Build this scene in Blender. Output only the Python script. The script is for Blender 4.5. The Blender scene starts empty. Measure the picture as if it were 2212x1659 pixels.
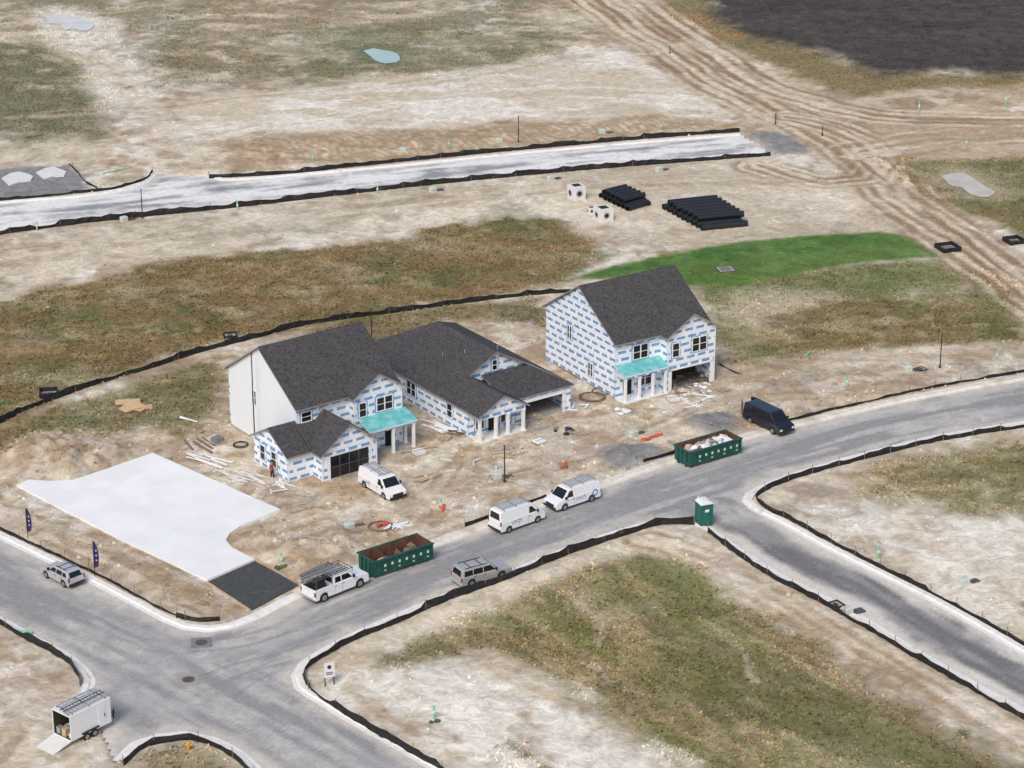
import bpy, bmesh, math, random
import numpy as np
from mathutils import Vector, Matrix
random.seed(7)
R=random.random
def U(a,b): return a+(b-a)*random.random()
# ---------------------------------------------------------------- survey
TH=math.radians(22.0); FP=5500.0; CH=96.0
ST,CT=math.sin(TH),math.cos(TH)
def G(px,py):
    """plan position (metres) of a surveyed ground point"""
    v=(py-829.5)/FP; t=CH/(ST+CT*v)
    return ((px-1106.0)/FP*t, t*(CT-ST*v))
def GL(l): return [G(*p) for p in l]
scene=bpy.context.scene
COL=scene.collection
# ---------------------------------------------------------------- materials
def newmat(name):
    m=bpy.data.materials.new(name); m.use_nodes=True
    nt=m.node_tree; b=nt.nodes['Principled BSDF']
    return m,nt,b
def node(nt,t,**k):
    n=nt.nodes.new(t)
    for a,v in k.items(): setattr(n,a,v)
    return n
def mat(name,col,rough=.7,metal=0,var=.15,scale=6,coat=0,bump=0,dirt=None,spec=None):
    m,nt,b=newmat(name)
    b.inputs['Roughness'].default_value=rough; b.inputs['Metallic'].default_value=metal
    if coat: b.inputs['Coat Weight'].default_value=coat
    if spec is not None: b.inputs['Specular IOR Level'].default_value=spec
    tc=node(nt,'ShaderNodeTexCoord'); nz=node(nt,'ShaderNodeTexNoise')
    nz.inputs['Scale'].default_value=scale; nz.inputs['Detail'].default_value=6
    nt.links.new(tc.outputs['Object'],nz.inputs['Vector'])
    mr=node(nt,'ShaderNodeMapRange'); mr.inputs['From Min'].default_value=.3; mr.inputs['From Max'].default_value=.7
    mr.inputs['To Min'].default_value=1-var; mr.inputs['To Max'].default_value=1+var
    nt.links.new(nz.outputs['Fac'],mr.inputs['Value'])
    vm=node(nt,'ShaderNodeVectorMath',operation='SCALE'); vm.inputs[0].default_value=col[:3]
    nt.links.new(mr.outputs['Result'],vm.inputs['Scale'])
    out=vm.outputs['Vector']
    if dirt:
        n2=node(nt,'ShaderNodeTexNoise'); n2.inputs['Scale'].default_value=dirt[1]; n2.inputs['Detail'].default_value=8
        nt.links.new(tc.outputs['Object'],n2.inputs['Vector'])
        m2=node(nt,'ShaderNodeMapRange'); m2.inputs['From Min'].default_value=dirt[2]; m2.inputs['From Max'].default_value=dirt[2]+.18
        nt.links.new(n2.outputs['Fac'],m2.inputs['Value'])
        mx=node(nt,'ShaderNodeMix',data_type='RGBA'); nt.links.new(m2.outputs['Result'],mx.inputs['Factor'])
        nt.links.new(out,mx.inputs['A']); mx.inputs['B'].default_value=(*dirt[0],1); out=mx.outputs['Result']
    nt.links.new(out,b.inputs['Base Color'])
    if bump:
        bp=node(nt,'ShaderNodeBump'); bp.inputs['Distance'].default_value=bump
        nt.links.new(nz.outputs['Fac'],bp.inputs['Height']); nt.links.new(bp.outputs['Normal'],b.inputs['Normal'])
    return m
M_white=mat('white_paint',(.80,.81,.82),.35,coat=.3,var=.04,dirt=((.5,.47,.42),1.2,.66))
M_silver=mat('silver_paint',(.52,.53,.55),.3,metal=.25,var=.05,coat=.3)
M_tan=mat('pewter_paint',(.45,.45,.44),.32,metal=.25,var=.05,coat=.3)
M_navy=mat('navy_paint',(.010,.013,.026),.3,var=.1,coat=.4)
M_glass=mat('dark_glass',(.012,.014,.017),.12,var=.1)
M_rubber=mat('rubber',(.02,.02,.02),.85)
M_rim=mat('rim_metal',(.35,.35,.36),.4,metal=.6)
M_black=mat('black_plastic',(.02,.02,.022),.6)
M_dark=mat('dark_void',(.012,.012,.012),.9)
M_red=mat('tail_red',(.35,.02,.02),.3)
M_lamp=mat('lamp_lens',(.75,.76,.78),.15)
M_alu=mat('aluminium',(.5,.51,.52),.4,metal=.6,var=.1)
M_conc=mat('kerb_concrete',(.77,.75,.71),.85,var=.10,scale=1.6,dirt=((.48,.42,.34),.5,.60),bump=.01)
M_conc2=mat('dusty_kerb_concrete',(.71,.66,.58),.85,var=.14,scale=1.6,dirt=((.46,.39,.30),.4,.55),bump=.01)
M_floor=mat('floor_concrete',(.34,.34,.33),.85,var=.12,scale=1.2)
M_dfloor=mat('shaded_floor',(.13,.12,.11),.9,var=.3,scale=1.5)  # darker copy of the floor concrete; garage shade is put into the colour
M_pre=mat('precast_white',(.70,.70,.68),.8,var=.08,scale=2)
M_grav=mat('dark_stone_base',(.06,.065,.066),.95,var=.35,scale=5,bump=.05,dirt=((.13,.12,.10),.6,.6))
M_fence=mat('silt_fabric',(.012,.012,.013),.8,var=.5,scale=1.5,dirt=((.10,.085,.065),.9,.64))
M_wood=mat('raw_lumber',(.50,.38,.25),.8,var=.2,scale=3)
M_stake=mat('stake_wood',(.22,.16,.10),.85)
M_ply=mat('osb_sheet',(.62,.43,.25),.8,var=.12,scale=5)
M_teal=mat('teal_membrane',(.12,.45,.46),.5,var=.10,scale=1.6,dirt=((.24,.56,.57),1.4,.46))
M_trim=mat('white_trim',(.82,.83,.85),.55,var=.04)
M_fascia=mat('fascia',(.26,.25,.24),.7,var=.2)
M_tape=mat('blue_flashing_tape',(.08,.26,.52),.5,var=.3,scale=4,dirt=((.70,.74,.80),3,.48))
M_dgreen=mat('bin_green',(.012,.085,.065),.5,var=.25,scale=1.5,dirt=((.08,.05,.03),1.5,.64))
M_rust=mat('rusty_steel',(.13,.06,.035),.85,var=.4,scale=2,dirt=((.05,.03,.025),1.3,.52))
M_tgreen=mat('toilet_green',(.01,.12,.09),.5)
M_pole=mat('dark_pole',(.03,.025,.02),.7)
M_mint=mat('mint_pipe',(.20,.55,.36),.6)
M_ped=mat('pedestal_green',(.52,.58,.52),.6)
M_pipe=mat('black_pipe',(.013,.015,.02),.42,var=.3,scale=3)
M_purple=mat('purple_fabric',(.03,.02,.10),.7,var=.2)
M_orange=mat('orange_mesh',(.60,.10,.05),.6)
M_brick=mat('weathered_wood',(.16,.09,.06),.8)
M_hyd=mat('hydrant_yellow',(.65,.33,.02),.5)
M_blue=mat('sign_blue',(.10,.22,.42),.5)
M_steel=mat('cast_iron',(.09,.085,.08),.7,var=.3)
M_stone=mat('grey_stone',(.20,.21,.22),.95,var=.4,scale=6,bump=.05)
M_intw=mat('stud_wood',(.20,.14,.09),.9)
M_studd=mat('shaded_stud_wall',(.05,.038,.028),.95,var=.4,scale=2)  # stud wood darkened so the colour itself carries the interior shade
M_skin=mat('skin',(.42,.26,.19),.6)
M_redc=mat('red_cloth',(.30,.03,.03),.8)
M_navyc=mat('dark_cloth',(.02,.022,.03),.85)
M_ponds=[mat('pond_pale',(.68,.67,.62),.3,var=.12,scale=.5,spec=.3),mat('pond_green_grey',(.42,.56,.52),.25,var=.06,scale=.4,spec=.3),mat('pond_muddy',(.58,.52,.43),.2,var=.15,scale=.35,spec=.4)]
def math_(nt,op,a,b_=None,c=None):
    n=node(nt,'ShaderNodeMath',operation=op)
    for i,v in enumerate((a,b_,c)):
        if v is None: continue
        if isinstance(v,(int,float)): n.inputs[i].default_value=v
        else: nt.links.new(v,n.inputs[i])
    return n.outputs[0]
def shingle():
    m,nt,b=newmat('asphalt_shingle')
    tc=node(nt,'ShaderNodeTexCoord')
    n1=node(nt,'ShaderNodeTexNoise'); n1.inputs['Scale'].default_value=6; n1.inputs['Detail'].default_value=8; n1.inputs['Roughness'].default_value=.75
    n2=node(nt,'ShaderNodeTexVoronoi'); n2.inputs['Scale'].default_value=4.5
    mp=node(nt,'ShaderNodeMapping'); mp.inputs['Scale'].default_value=(1,1,2.2)
    nt.links.new(tc.outputs['Object'],mp.inputs['Vector'])
    nt.links.new(mp.outputs['Vector'],n1.inputs['Vector']); nt.links.new(mp.outputs['Vector'],n2.inputs['Vector'])
    ra=node(nt,'ShaderNodeValToRGB'); e=ra.color_ramp.elements
    e[0].position=.3; e[0].color=(.031,.030,.032,1); e[1].position=.72; e[1].color=(.108,.104,.106,1)
    ad=node(nt,'ShaderNodeMath',operation='MULTIPLY_ADD'); ad.inputs[1].default_value=.30
    nt.links.new(n2.outputs['Color'],ad.inputs[0])
    sb=node(nt,'ShaderNodeMath',operation='SUBTRACT'); sb.inputs[1].default_value=.14
    nt.links.new(n1.outputs['Fac'],sb.inputs[0]); nt.links.new(sb.outputs[0],ad.inputs[2])
    nt.links.new(ad.outputs[0],ra.inputs['Fac']); nt.links.new(ra.outputs['Color'],b.inputs['Base Color'])
    b.inputs['Roughness'].default_value=.9; b.inputs['Specular IOR Level'].default_value=.25
    bp=node(nt,'ShaderNodeBump'); bp.inputs['Distance'].default_value=.025; nt.links.new(ad.outputs[0],bp.inputs['Height']); nt.links.new(bp.outputs['Normal'],b.inputs['Normal'])
    return m
M_shingle=shingle()
def sidingmat():
    m,nt,b=newmat('white_lap_siding'); tc=node(nt,'ShaderNodeTexCoord'); sx=node(nt,'ShaderNodeSeparateXYZ'); nt.links.new(tc.outputs['Object'],sx.inputs[0])
    f=math_(nt,'FRACT',math_(nt,'DIVIDE',sx.outputs['Z'],.2)); bp=node(nt,'ShaderNodeBump'); bp.inputs['Distance'].default_value=.015; nt.links.new(f,bp.inputs['Height']); nt.links.new(bp.outputs['Normal'],b.inputs['Normal'])
    nz=node(nt,'ShaderNodeTexNoise'); nz.inputs['Scale'].default_value=.6; nt.links.new(tc.outputs['Object'],nz.inputs['Vector'])
    mx=node(nt,'ShaderNodeMix',data_type='RGBA'); mx.inputs['A'].default_value=(.79,.83,.88,1); mx.inputs['B'].default_value=(.85,.88,.92,1); nt.links.new(nz.outputs['Fac'],mx.inputs['Factor']); nt.links.new(mx.outputs['Result'],b.inputs['Base Color']); b.inputs['Roughness'].default_value=.6
    return m
M_siding=sidingmat()
def wrapmat():
    m,nt,b=newmat('house_wrap')
    tc=node(nt,'ShaderNodeTexCoord'); sx=node(nt,'ShaderNodeSeparateXYZ'); nt.links.new(tc.outputs['Object'],sx.inputs[0])
    ma=lambda *a: math_(nt,*a)
    x=sx.outputs['X']; z=sx.outputs['Z']
    nd=node(nt,'ShaderNodeTexNoise'); nd.inputs['Scale'].default_value=.35; nt.links.new(tc.outputs['Object'],nd.inputs['Vector'])
    z=ma('ADD',z,ma('MULTIPLY',ma('SUBTRACT',nd.outputs['Fac'],.5),.12))
    rz=ma('DIVIDE',z,.74); row=ma('FLOOR',rz); fz=ma('FRACT',rz)
    sh=ma('MULTIPLY',ma('FRACT',ma('MULTIPLY',row,.31)),.9)
    u=ma('ADD',ma('DIVIDE',x,1.35),sh); fu=ma('FRACT',u)
    inb=ma('MULTIPLY',ma('LESS_THAN',fu,.70),ma('MULTIPLY',ma('GREATER_THAN',fz,.32),ma('LESS_THAN',fz,.70)))
    fl=ma('FRACT',ma('MULTIPLY',fu,7.1)); l1=ma('MULTIPLY',ma('LESS_THAN',fl,.35),ma('MULTIPLY',ma('GREATER_THAN',fz,.43),ma('LESS_THAN',fz,.59)))
    line=ma('MULTIPLY',ma('GREATER_THAN',fz,.92),ma('LESS_THAN',fz,.98))
    nz=node(nt,'ShaderNodeTexNoise'); nz.inputs['Scale'].default_value=1.3; nz.inputs['Detail'].default_value=5; nt.links.new(tc.outputs['Object'],nz.inputs['Vector'])
    mx=node(nt,'ShaderNodeMix',data_type='RGBA'); mx.inputs['A'].default_value=(.87,.89,.92,1); mx.inputs['B'].default_value=(.035,.22,.52,1)
    f=ma('SUBTRACT',inb,ma('MULTIPLY',l1,.4)); f=ma('MAXIMUM',f,ma('MULTIPLY',line,.15)); f=ma('MAXIMUM',f,0.0)
    f=ma('MULTIPLY',f,ma('ADD',.60,ma('MULTIPLY',nz.outputs['Fac'],.6))); f=ma('MINIMUM',f,1.0)
    nt.links.new(f,mx.inputs['Factor'])
    seam=ma('MAXIMUM',ma('LESS_THAN',ma('FRACT',ma('DIVIDE',x,2.9)),.02),ma('LESS_THAN',ma('FRACT',ma('DIVIDE',z,2.75)),.025))
    m2=node(nt,'ShaderNodeMix',data_type='RGBA'); nt.links.new(ma('MULTIPLY',seam,.45),m2.inputs['Factor']); nt.links.new(mx.outputs['Result'],m2.inputs['A']); m2.inputs['B'].default_value=(.18,.36,.56,1)
    m3=node(nt,'ShaderNodeMix',data_type='RGBA',blend_type='MULTIPLY'); m3.inputs['Factor'].default_value=1
    mr=node(nt,'ShaderNodeMapRange'); mr.inputs['To Min'].default_value=.90; mr.inputs['To Max'].default_value=1.08; nt.links.new(nz.outputs['Fac'],mr.inputs['Value'])
    nt.links.new(m2.outputs['Result'],m3.inputs['A']); nt.links.new(mr.outputs['Result'],m3.inputs['B'])
    nt.links.new(m3.outputs['Result'],b.inputs['Base Color']); b.inputs['Roughness'].default_value=.55
    bp=node(nt,'ShaderNodeBump'); bp.inputs['Distance'].default_value=.04; nt.links.new(nz.outputs['Fac'],bp.inputs['Height']); nt.links.new(bp.outputs['Normal'],b.inputs['Normal'])
    return m
M_wrap=wrapmat()
def slabmat():
    m,nt,b=newmat('slab_concrete'); tc=node(nt,'ShaderNodeTexCoord'); mp=node(nt,'ShaderNodeMapping'); mp.inputs['Rotation'].default_value=(0,0,math.radians(37)); mp.inputs['Location'].default_value=(3,2,0)
    nt.links.new(tc.outputs['Object'],mp.inputs['Vector']); br=node(nt,'ShaderNodeTexBrick'); br.inputs['Scale'].default_value=.2; br.inputs['Mortar Size'].default_value=.004; br.inputs['Brick Width'].default_value=1.1; br.inputs['Row Height'].default_value=.75; br.offset=0
    br.inputs['Color1'].default_value=(.815,.82,.815,1); br.inputs['Color2'].default_value=(.845,.85,.845,1); br.inputs['Mortar'].default_value=(.77,.775,.77,1); nt.links.new(mp.outputs['Vector'],br.inputs['Vector'])
    nz=node(nt,'ShaderNodeTexNoise'); nz.inputs['Scale'].default_value=.35; nz.inputs['Detail'].default_value=8; nt.links.new(mp.outputs['Vector'],nz.inputs['Vector'])
    mr=node(nt,'ShaderNodeMapRange'); mr.inputs['From Min'].default_value=.3; mr.inputs['From Max'].default_value=.7; mr.inputs['To Min'].default_value=.94; mr.inputs['To Max'].default_value=1.04; nt.links.new(nz.outputs['Fac'],mr.inputs['Value'])
    vm=node(nt,'ShaderNodeVectorMath',operation='SCALE'); nt.links.new(br.outputs['Color'],vm.inputs[0]); nt.links.new(mr.outputs[0],vm.inputs['Scale']); nt.links.new(vm.outputs[0],b.inputs['Base Color']); b.inputs['Roughness'].default_value=.8
    return m
M_slab=slabmat()
# ---------------------------------------------------------------- mesh helpers
class B:
    def __init__(s): s.v=[];s.f=[];s.m=[]
    def add(s,vs,fs,m=0):
        o=len(s.v); s.v+= [tuple(p) for p in vs]; s.f+=[[i+o for i in f] for f in fs]; s.m+=[m]*len(fs); return s
    def box(s,x0,x1,y0,y1,z0,z1,m=0):
        return s.add([(x0,y0,z0),(x1,y0,z0),(x1,y1,z0),(x0,y1,z0),(x0,y0,z1),(x1,y0,z1),(x1,y1,z1),(x0,y1,z1)],
              [(0,3,2,1),(4,5,6,7),(0,1,5,4),(1,2,6,5),(2,3,7,6),(3,0,4,7)],m)
    def loop(s,a,b,m=0,ms=None):
        n=len(a); return s.add(list(a)+list(b),[list(range(n))[::-1],list(range(n,2*n))],m).sides(len(s.v)-2*n,n,m if ms is None else ms)
    def sides(s,o,n,m):
        for i in range(n):
            j=(i+1)%n; s.f.append([o+i,o+j,o+n+j,o+n+i]); s.m.append(m)
        return s
    def prism(s,poly,y0,y1,m=0,hw=None):
        if hw: a=[(x,-hw(z),z) for x,z in poly]; b=[(x,hw(z),z) for x,z in poly]
        else: a=[(x,y0,z) for x,z in poly]; b=[(x,y1,z) for x,z in poly]
        return s.loop(a,b,m)
    def plate(s,pts,th,m=0,ms=None):
        return s.loop([(p[0],p[1],p[2]-th) for p in pts],pts,m,ms)
    def cyl(s,p0,p1,r,seg=10,m=0,r2=None):
        p0=Vector(p0);p1=Vector(p1);d=(p1-p0).normalized(); a=d.orthogonal().normalized(); b=d.cross(a)
        r2=r if r2 is None else r2
        A=[p0+(a*math.cos(t)+b*math.sin(t))*r for t in [2*math.pi*i/seg for i in range(seg)]]
        C=[p1+(a*math.cos(t)+b*math.sin(t))*r2 for t in [2*math.pi*i/seg for i in range(seg)]]
        return s.loop([tuple(p) for p in A],[tuple(p) for p in C],m)
    def obj(s,name,mats,parent=None,loc=(0,0,0),rot=0,bevel=0,smooth=False,norm=True):
        me=bpy.data.meshes.new(name); me.from_pydata(s.v,[],s.f)
        if not isinstance(mats,(list,tuple)): mats=[mats]
        for m in mats: me.materials.append(m)
        me.polygons.foreach_set('material_index',s.m)
        if norm:
            bm=bmesh.new(); bm.from_mesh(me); bmesh.ops.recalc_face_normals(bm,faces=bm.faces); bm.to_mesh(me); bm.free()
        if smooth:
            for p in me.polygons: p.use_smooth=True
        me.update()
        o=bpy.data.objects.new(name,me); COL.objects.link(o)
        o.location=loc; o.rotation_euler=(0,0,rot)
        if parent: o.parent=parent
        if bevel:
            bv=o.modifiers.new('b','BEVEL'); bv.width=bevel; bv.segments=2; bv.limit_method='ANGLE'; bv.angle_limit=math.radians(28)
        return o
def empty(name,loc=(0,0,0),rot=0):
    o=bpy.data.objects.new(name,None); COL.objects.link(o); o.location=loc; o.rotation_euler=(0,0,rot); o.empty_display_size=.5; return o
def tag(o,label,cat,group=None,kind=None):
    if kind: o['kind']=kind
    if label: o['label']=label
    if cat: o['category']=cat
    if group: o['group']=group
    return o
def smooth_chain(pts,step=.8):
    P=[np.array(p,float) for p in pts]; out=[]
    n=len(P)
    for i in range(n-1):
        p0=P[i-1] if i>0 else 2*P[0]-P[1]; p1=P[i];p2=P[i+1]; p3=P[i+2] if i+2<n else 2*P[-1]-P[-2]
        L=np.linalg.norm(p2-p1); k=max(1,int(L/step))
        t0=0;t1=t0+np.linalg.norm(p1-p0)**.5+1e-6;t2=t1+L**.5+1e-6;t3=t2+np.linalg.norm(p3-p2)**.5+1e-6
        for j in range(k):
            t=t1+(t2-t1)*j/k
            A1=(t1-t)/(t1-t0)*p0+(t-t0)/(t1-t0)*p1;A2=(t2-t)/(t2-t1)*p1+(t-t1)/(t2-t1)*p2;A3=(t3-t)/(t3-t2)*p2+(t-t2)/(t3-t2)*p3
            B1=(t2-t)/(t2-t0)*A1+(t-t0)/(t2-t0)*A2;B2=(t3-t)/(t3-t1)*A2+(t-t1)/(t3-t1)*A3
            out.append((t2-t)/(t2-t1)*B1+(t-t1)/(t2-t1)*B2)
    out.append(P[-1]); return np.array(out)
# ---------------------------------------------------------------- numpy noise / fields
def vn(X,Y,s,seed):
    T=np.random.RandomState(seed).rand(256,256)
    x=X/s+1000.3;y=Y/s+1000.7; xi=np.floor(x).astype(int);yi=np.floor(y).astype(int);fx=x-xi;fy=y-yi
    fx=fx*fx*(3-2*fx);fy=fy*fy*(3-2*fy)
    a=T[xi%256,yi%256];b=T[(xi+1)%256,yi%256];c=T[xi%256,(yi+1)%256];d=T[(xi+1)%256,(yi+1)%256]
    return (a*(1-fx)+b*fx)*(1-fy)+(c*(1-fx)+d*fx)*fy
def fbm(X,Y,s,seed,o=4,g=.55):
    t=0;w=1;W=0
    for i in range(o):
        t=t+w*vn(X,Y,s,seed+i*17);W+=w;w*=g;s=s/2.03
    return t/W
def rotn(X,Y,a): c,s=math.cos(a),math.sin(a); return X*c+Y*s,-X*s+Y*c
def ss(a,b,x): t=np.clip((x-a)/(b-a),0,1); return t*t*(3-2*t)
def con(x,k): return np.clip((x-.5)*k+.5,0,1)
def sdpoly(X,Y,poly):
    P=np.asarray(poly,float); n=len(P); d=np.full(X.shape,1e9); ins=np.zeros(X.shape,bool)
    for i in range(n):
        a=P[i];b=P[(i+1)%n]; e=b-a; L=e@e+1e-9
        t=np.clip(((X-a[0])*e[0]+(Y-a[1])*e[1])/L,0,1)
        d=np.minimum(d,(X-a[0]-t*e[0])**2+(Y-a[1]-t*e[1])**2)
        if abs(e[1])>1e-9:
            c=((a[1]>Y)!=(b[1]>Y))&(X<e[0]*(Y-a[1])/e[1]+a[0]); ins^=c
    d=np.sqrt(d); return np.where(ins,d,-d)
def pathd(X,Y,P):
    P=np.asarray(P,float); best=np.full(X.shape,1e9); lat=np.zeros(X.shape); al=np.zeros(X.shape); acc=0
    for i in range(len(P)-1):
        a=P[i];b=P[i+1];e=b-a;L=math.hypot(*e)
        t=np.clip(((X-a[0])*e[0]+(Y-a[1])*e[1])/(L*L),0,1)
        dx=X-a[0]-t*e[0];dy=Y-a[1]-t*e[1];d=np.hypot(dx,dy)
        m=d<best; best=np.where(m,d,best); sg=np.sign(e[0]*dy-e[1]*dx); lat=np.where(m,d*sg,lat); al=np.where(m,acc+t*L,al); acc+=L
    return lat,al
# ---------------------------------------------------------------- road outline
UA=[(-250,1040),(0,1160),(100,1208),(200,1257),(300,1309),(360,1341),(400,1357),(450,1362),(500,1355),(545,1338),(600,1310),(645,1288),(720,1255),(830,1215),(940,1178),(1060,1135),(1180,1090),(1300,1052),(1400,1016),(1480,990),(1615,947),(1700,926),(1850,890),(2000,858),(2212,820),(2450,782)]
UB=[(2450,885),(2212,913),(2100,930),(2000,948),(1900,973),(1800,999),(1700,1030),(1645,1052),(1618,1067),(1610,1082),(1625,1098),(1680,1125),(1780,1180),(1900,1240),(2000,1290),(2100,1345),(2212,1410),(2500,1575)]
UC=[(2500,1690),(2212,1535),(2100,1475),(1960,1395),(1880,1345),(1780,1290),(1680,1240),(1600,1190),(1550,1155),(1515,1132),(1480,1122),(1440,1122),(1360,1141),(1240,1180),(1100,1236),(960,1287),(760,1373),(690,1410),(655,1433),(637,1460),(645,1485),(690,1515),(760,1558),(850,1608),(945,1665),(1150,1790)]
UD=[(790,1790),(640,1720),(560,1665),(520,1628),(460,1597),(400,1584),(340,1590),(290,1607),(255,1645)]
UE=[(190,1500),(197,1470),(175,1440),(130,1407),(60,1371),(0,1337),(-250,1215)]
chains=[smooth_chain(GL(c),1.2) for c in (UA,UB,UC,UD,UE)]
ringA=np.vstack(chains)
FA=[(-250,475),(0,440),(180,425),(270,410),(315,394),(332,376)]
FB=[(445,382),(480,390),(560,386),(800,365),(1100,335),(1400,308),(1600,292)]
FC=[(1662,331),(1300,357),(1000,385),(800,407),(500,441),(200,472),(0,499),(-250,537)]
fch=[smooth_chain(GL(c),2.0) for c in (FA,FB,FC)]
ringF=np.vstack(fch)
CLm=GL([(450,1420),(700,1325),(900,1245),(1100,1180),(1300,1112),(1500,1050),(1700,985),(1900,930),(2212,868),(2450,835)])
CLc=GL([(1560,1090),(1700,1185),(1900,1290),(2212,1470),(2500,1630)])
CLb=GL([(-250,1120),(150,1310),(400,1430),(600,1540),(800,1659),(1000,1790)])
CLf=GL([(-250,505),(0,470),(400,432),(800,386),(1200,348),(1620,312)])
# ---------------------------------------------------------------- ground
def axis(a,b,s0,s1,pre,post):
    l=[a]
    while l[-1]<b: l.append(l[-1]+s0+(s1-s0)*(l[-1]-a)/(b-a))
    return np.array(pre+l+post)
xs=axis(-92,92,.27,.27,[-4000,-1500,-600,-250,-130],[130,250,600,1500,4000])
ys=axis(150,412,.25,.55,[-3000,-600,0,90,130],[430,480,600,900,1600,3000,6000])
XX,YY=np.meshgrid(xs,ys); X=XX.ravel();Y=YY.ravel(); nx,ny=len(xs),len(ys)
W1=fbm(X,Y,14,1)-.5; W2=fbm(X,Y,3.2,5)-.5; W3=fbm(X,Y,1.1,9,3)-.5
big=fbm(X,Y,26,21); med=fbm(X,Y,6,25); fin=fbm(X,Y,1.5,29,3)
def Mk(px,soft=1.2,a1=5,a2=3,w3=1.5):
    sd=sdpoly(X,Y,GL(px))
    return ss(-soft*1.4,soft*1.4,sd+W1*a1*2+W2*a2*2+W3*w3)
C=lambda r,g,b: np.array([r,g,b])
def lerp(a,b,t): return a+(b-a)*t[:,None]
BR=C(.385,.285,.182); PALE=C(.645,.57,.445); SAND=C(.555,.46,.33); WHT=C(.79,.745,.655)
ang=math.radians(35); xr,yr=rotn(X,Y,ang)
wx_=fbm(X,Y,8,301)*7; wy_=fbm(X,Y,8,307)*7   # domain warp so streaks wander
st1=fbm(xr+wx_,(yr+wy_)*4,9,41); st2=fbm((xr+wx_*.6)*5,yr+wy_,10,47); st3=fbm(X+wx_,(Y+wy_)*2.6,11,53)
blot=fbm(X+wx_*1.5,Y+wy_*1.5,4.5,311,5,.6)
col=lerp(np.tile(SAND,(len(X),1)),BR,con(med*.5+blot*.5,6))
col=lerp(col,PALE,con(big*.35+fin*.15+st3*.5,7)*.85)
col=lerp(col,WHT,con(fbm(X+wx_,Y+wy_,7,33)*.75+fin*.25-.06,9)*.75)
col=lerp(col,PALE*1.1,con(st1-.08,8)*.4)
col=lerp(col,C(.30,.21,.135),con(fbm(X+wx_,Y,5,37)*.75+fin*.25-.085,9)*.7)
grass=np.zeros(len(X)); zrel=np.full(len(X),.5)
G1=C(.185,.15,.070);G2=C(.145,.15,.060);G3=C(.225,.165,.080)
gcol=lerp(np.tile(G1,(len(X),1)),G2,con(fbm(X,Y,9,61),5)); gcol=lerp(gcol,G3,con(fbm(X,Y,5,67),6)*.5)
gcol=lerp(gcol,C(.38,.325,.205),con(st3*.55+fin*.45-.07,7)*.6)
gcol=gcol*(.66+.7*fbm(X,Y*1.4,2.0,71,3))[:,None]
def lay(mask,c):
    global col
    if c.ndim==1: c=np.tile(c,(len(X),1))
    col=col+(c-col)*mask[:,None]
def addgrass(mask,k,c=None,hole=0,hs=4,seed=80,hn=None,hc=4.5):
    global grass
    if hole: h=con((fbm(X,Y*1.5,hs,seed) if hn is None else hn)*.6+fin*.4+.5-hole,hc)
    else: h=(.75+.25*con(fin,3))
    mm=mask*h; lay(mm*k,gcol if c is None else c); grass=np.maximum(grass,mm*k)
dm=Mk([(0,960),(400,880),(520,760),(900,720),(1200,720),(1560,800),(2212,790),(2212,830),(1620,950),(1000,1140),(640,1290),(480,1345),(0,1150)],2,3,2)
dc=lerp(np.tile(C(.42,.31,.205),(len(X),1)),PALE,con(blot*.65+fin*.35,9)*.85); dc=lerp(dc,WHT*.95,con(fbm(X+wx_,Y+wy_,4,39)*.65+fin*.35-.09,10)*.75); dc=lerp(dc,C(.25,.17,.11),con(fbm(X,Y+wx_,3,43)*.65+fin*.35-.08,10)*.65)
dc=lerp(dc,C(.40,.39,.37),con(fbm(X,Y+wx_,6,313)*.7+fin*.3-.12,9)*.45)
lay(dm*.85,dc)
# upper-left fields
fc=lerp(np.tile(C(.25,.215,.145),(len(X),1)),C(.18,.185,.115),con(fbm(X,Y,12,91),5))
F1=Mk([(-400,-60),(1200,-60),(1290,60),(1250,130),(860,165),(600,205),(430,185),(260,215),(240,300),(-400,330)],3,9,5)
addgrass(F1,.75,fc,hole=.42,hs=6,seed=81,hc=6)
lay(F1*con(blot*.5+st3*.5-.06,9)*.6,PALE*1.05); lay(F1*con(fbm(X+wx_,Y*2,5,317)-.1,9)*.4,C(.33,.25,.16))
F1b=Mk([(-300,80),(90,95),(170,150),(230,260),(240,295),(-300,310)],2,4,3); addgrass(F1b,.8,C(.16,.165,.10),hole=.33,seed=83)
F1c=Mk([(560,60),(1100,40),(1230,90),(1100,140),(860,165),(620,190)],2,4,3); addgrass(F1c,.55,C(.175,.19,.11),hole=.42,seed=84)
lay(Mk([(100,20),(200,30),(330,150),(380,230),(300,290),(240,270),(190,150),(120,80)],2,4,3)*.8*con(med*.4+fin*.6+.1,4),WHT*.95)
lay(Mk([(330,300),(420,210),(700,190),(1050,150),(1330,110),(1560,240),(1580,262),(1100,262),(560,285)],2,4,3)*.85,lerp(np.tile(WHT,(len(X),1)),SAND,con(st3*.8+fin*.2,8)*.8))
tm=Mk([(490,350),(560,298),(900,285),(1100,268),(1400,252),(1580,268),(1590,284),(1100,322),(560,376)],1,2,2)
stx=.5+.5*np.sin((X+W2*2.5+.5*Y)*2*math.pi/1.3)
lay(tm*.9,lerp(np.tile(C(.385,.28,.17),(len(X),1)),C(.65,.54,.40),stx*.8*con(fin,3)))
dk=Mk([(1455,-80),(2700,-80),(2700,150),(2212,165),(2050,160),(1900,172),(1800,130),(1650,90),(1550,48)],2.0,2.5,2.5)
we=Mk([(1350,-30),(1520,-30),(1600,60),(1750,110),(1890,155),(2040,160),(2212,160),(2212,182),(1960,195),(1860,208),(1780,198),(1640,128),(1490,62)],1.4,2,2)
addgrass(we,.9,lerp(np.tile(C(.20,.17,.08),(len(X),1)),C(.30,.20,.095),con(med,5)),hole=.1,seed=86)
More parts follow.
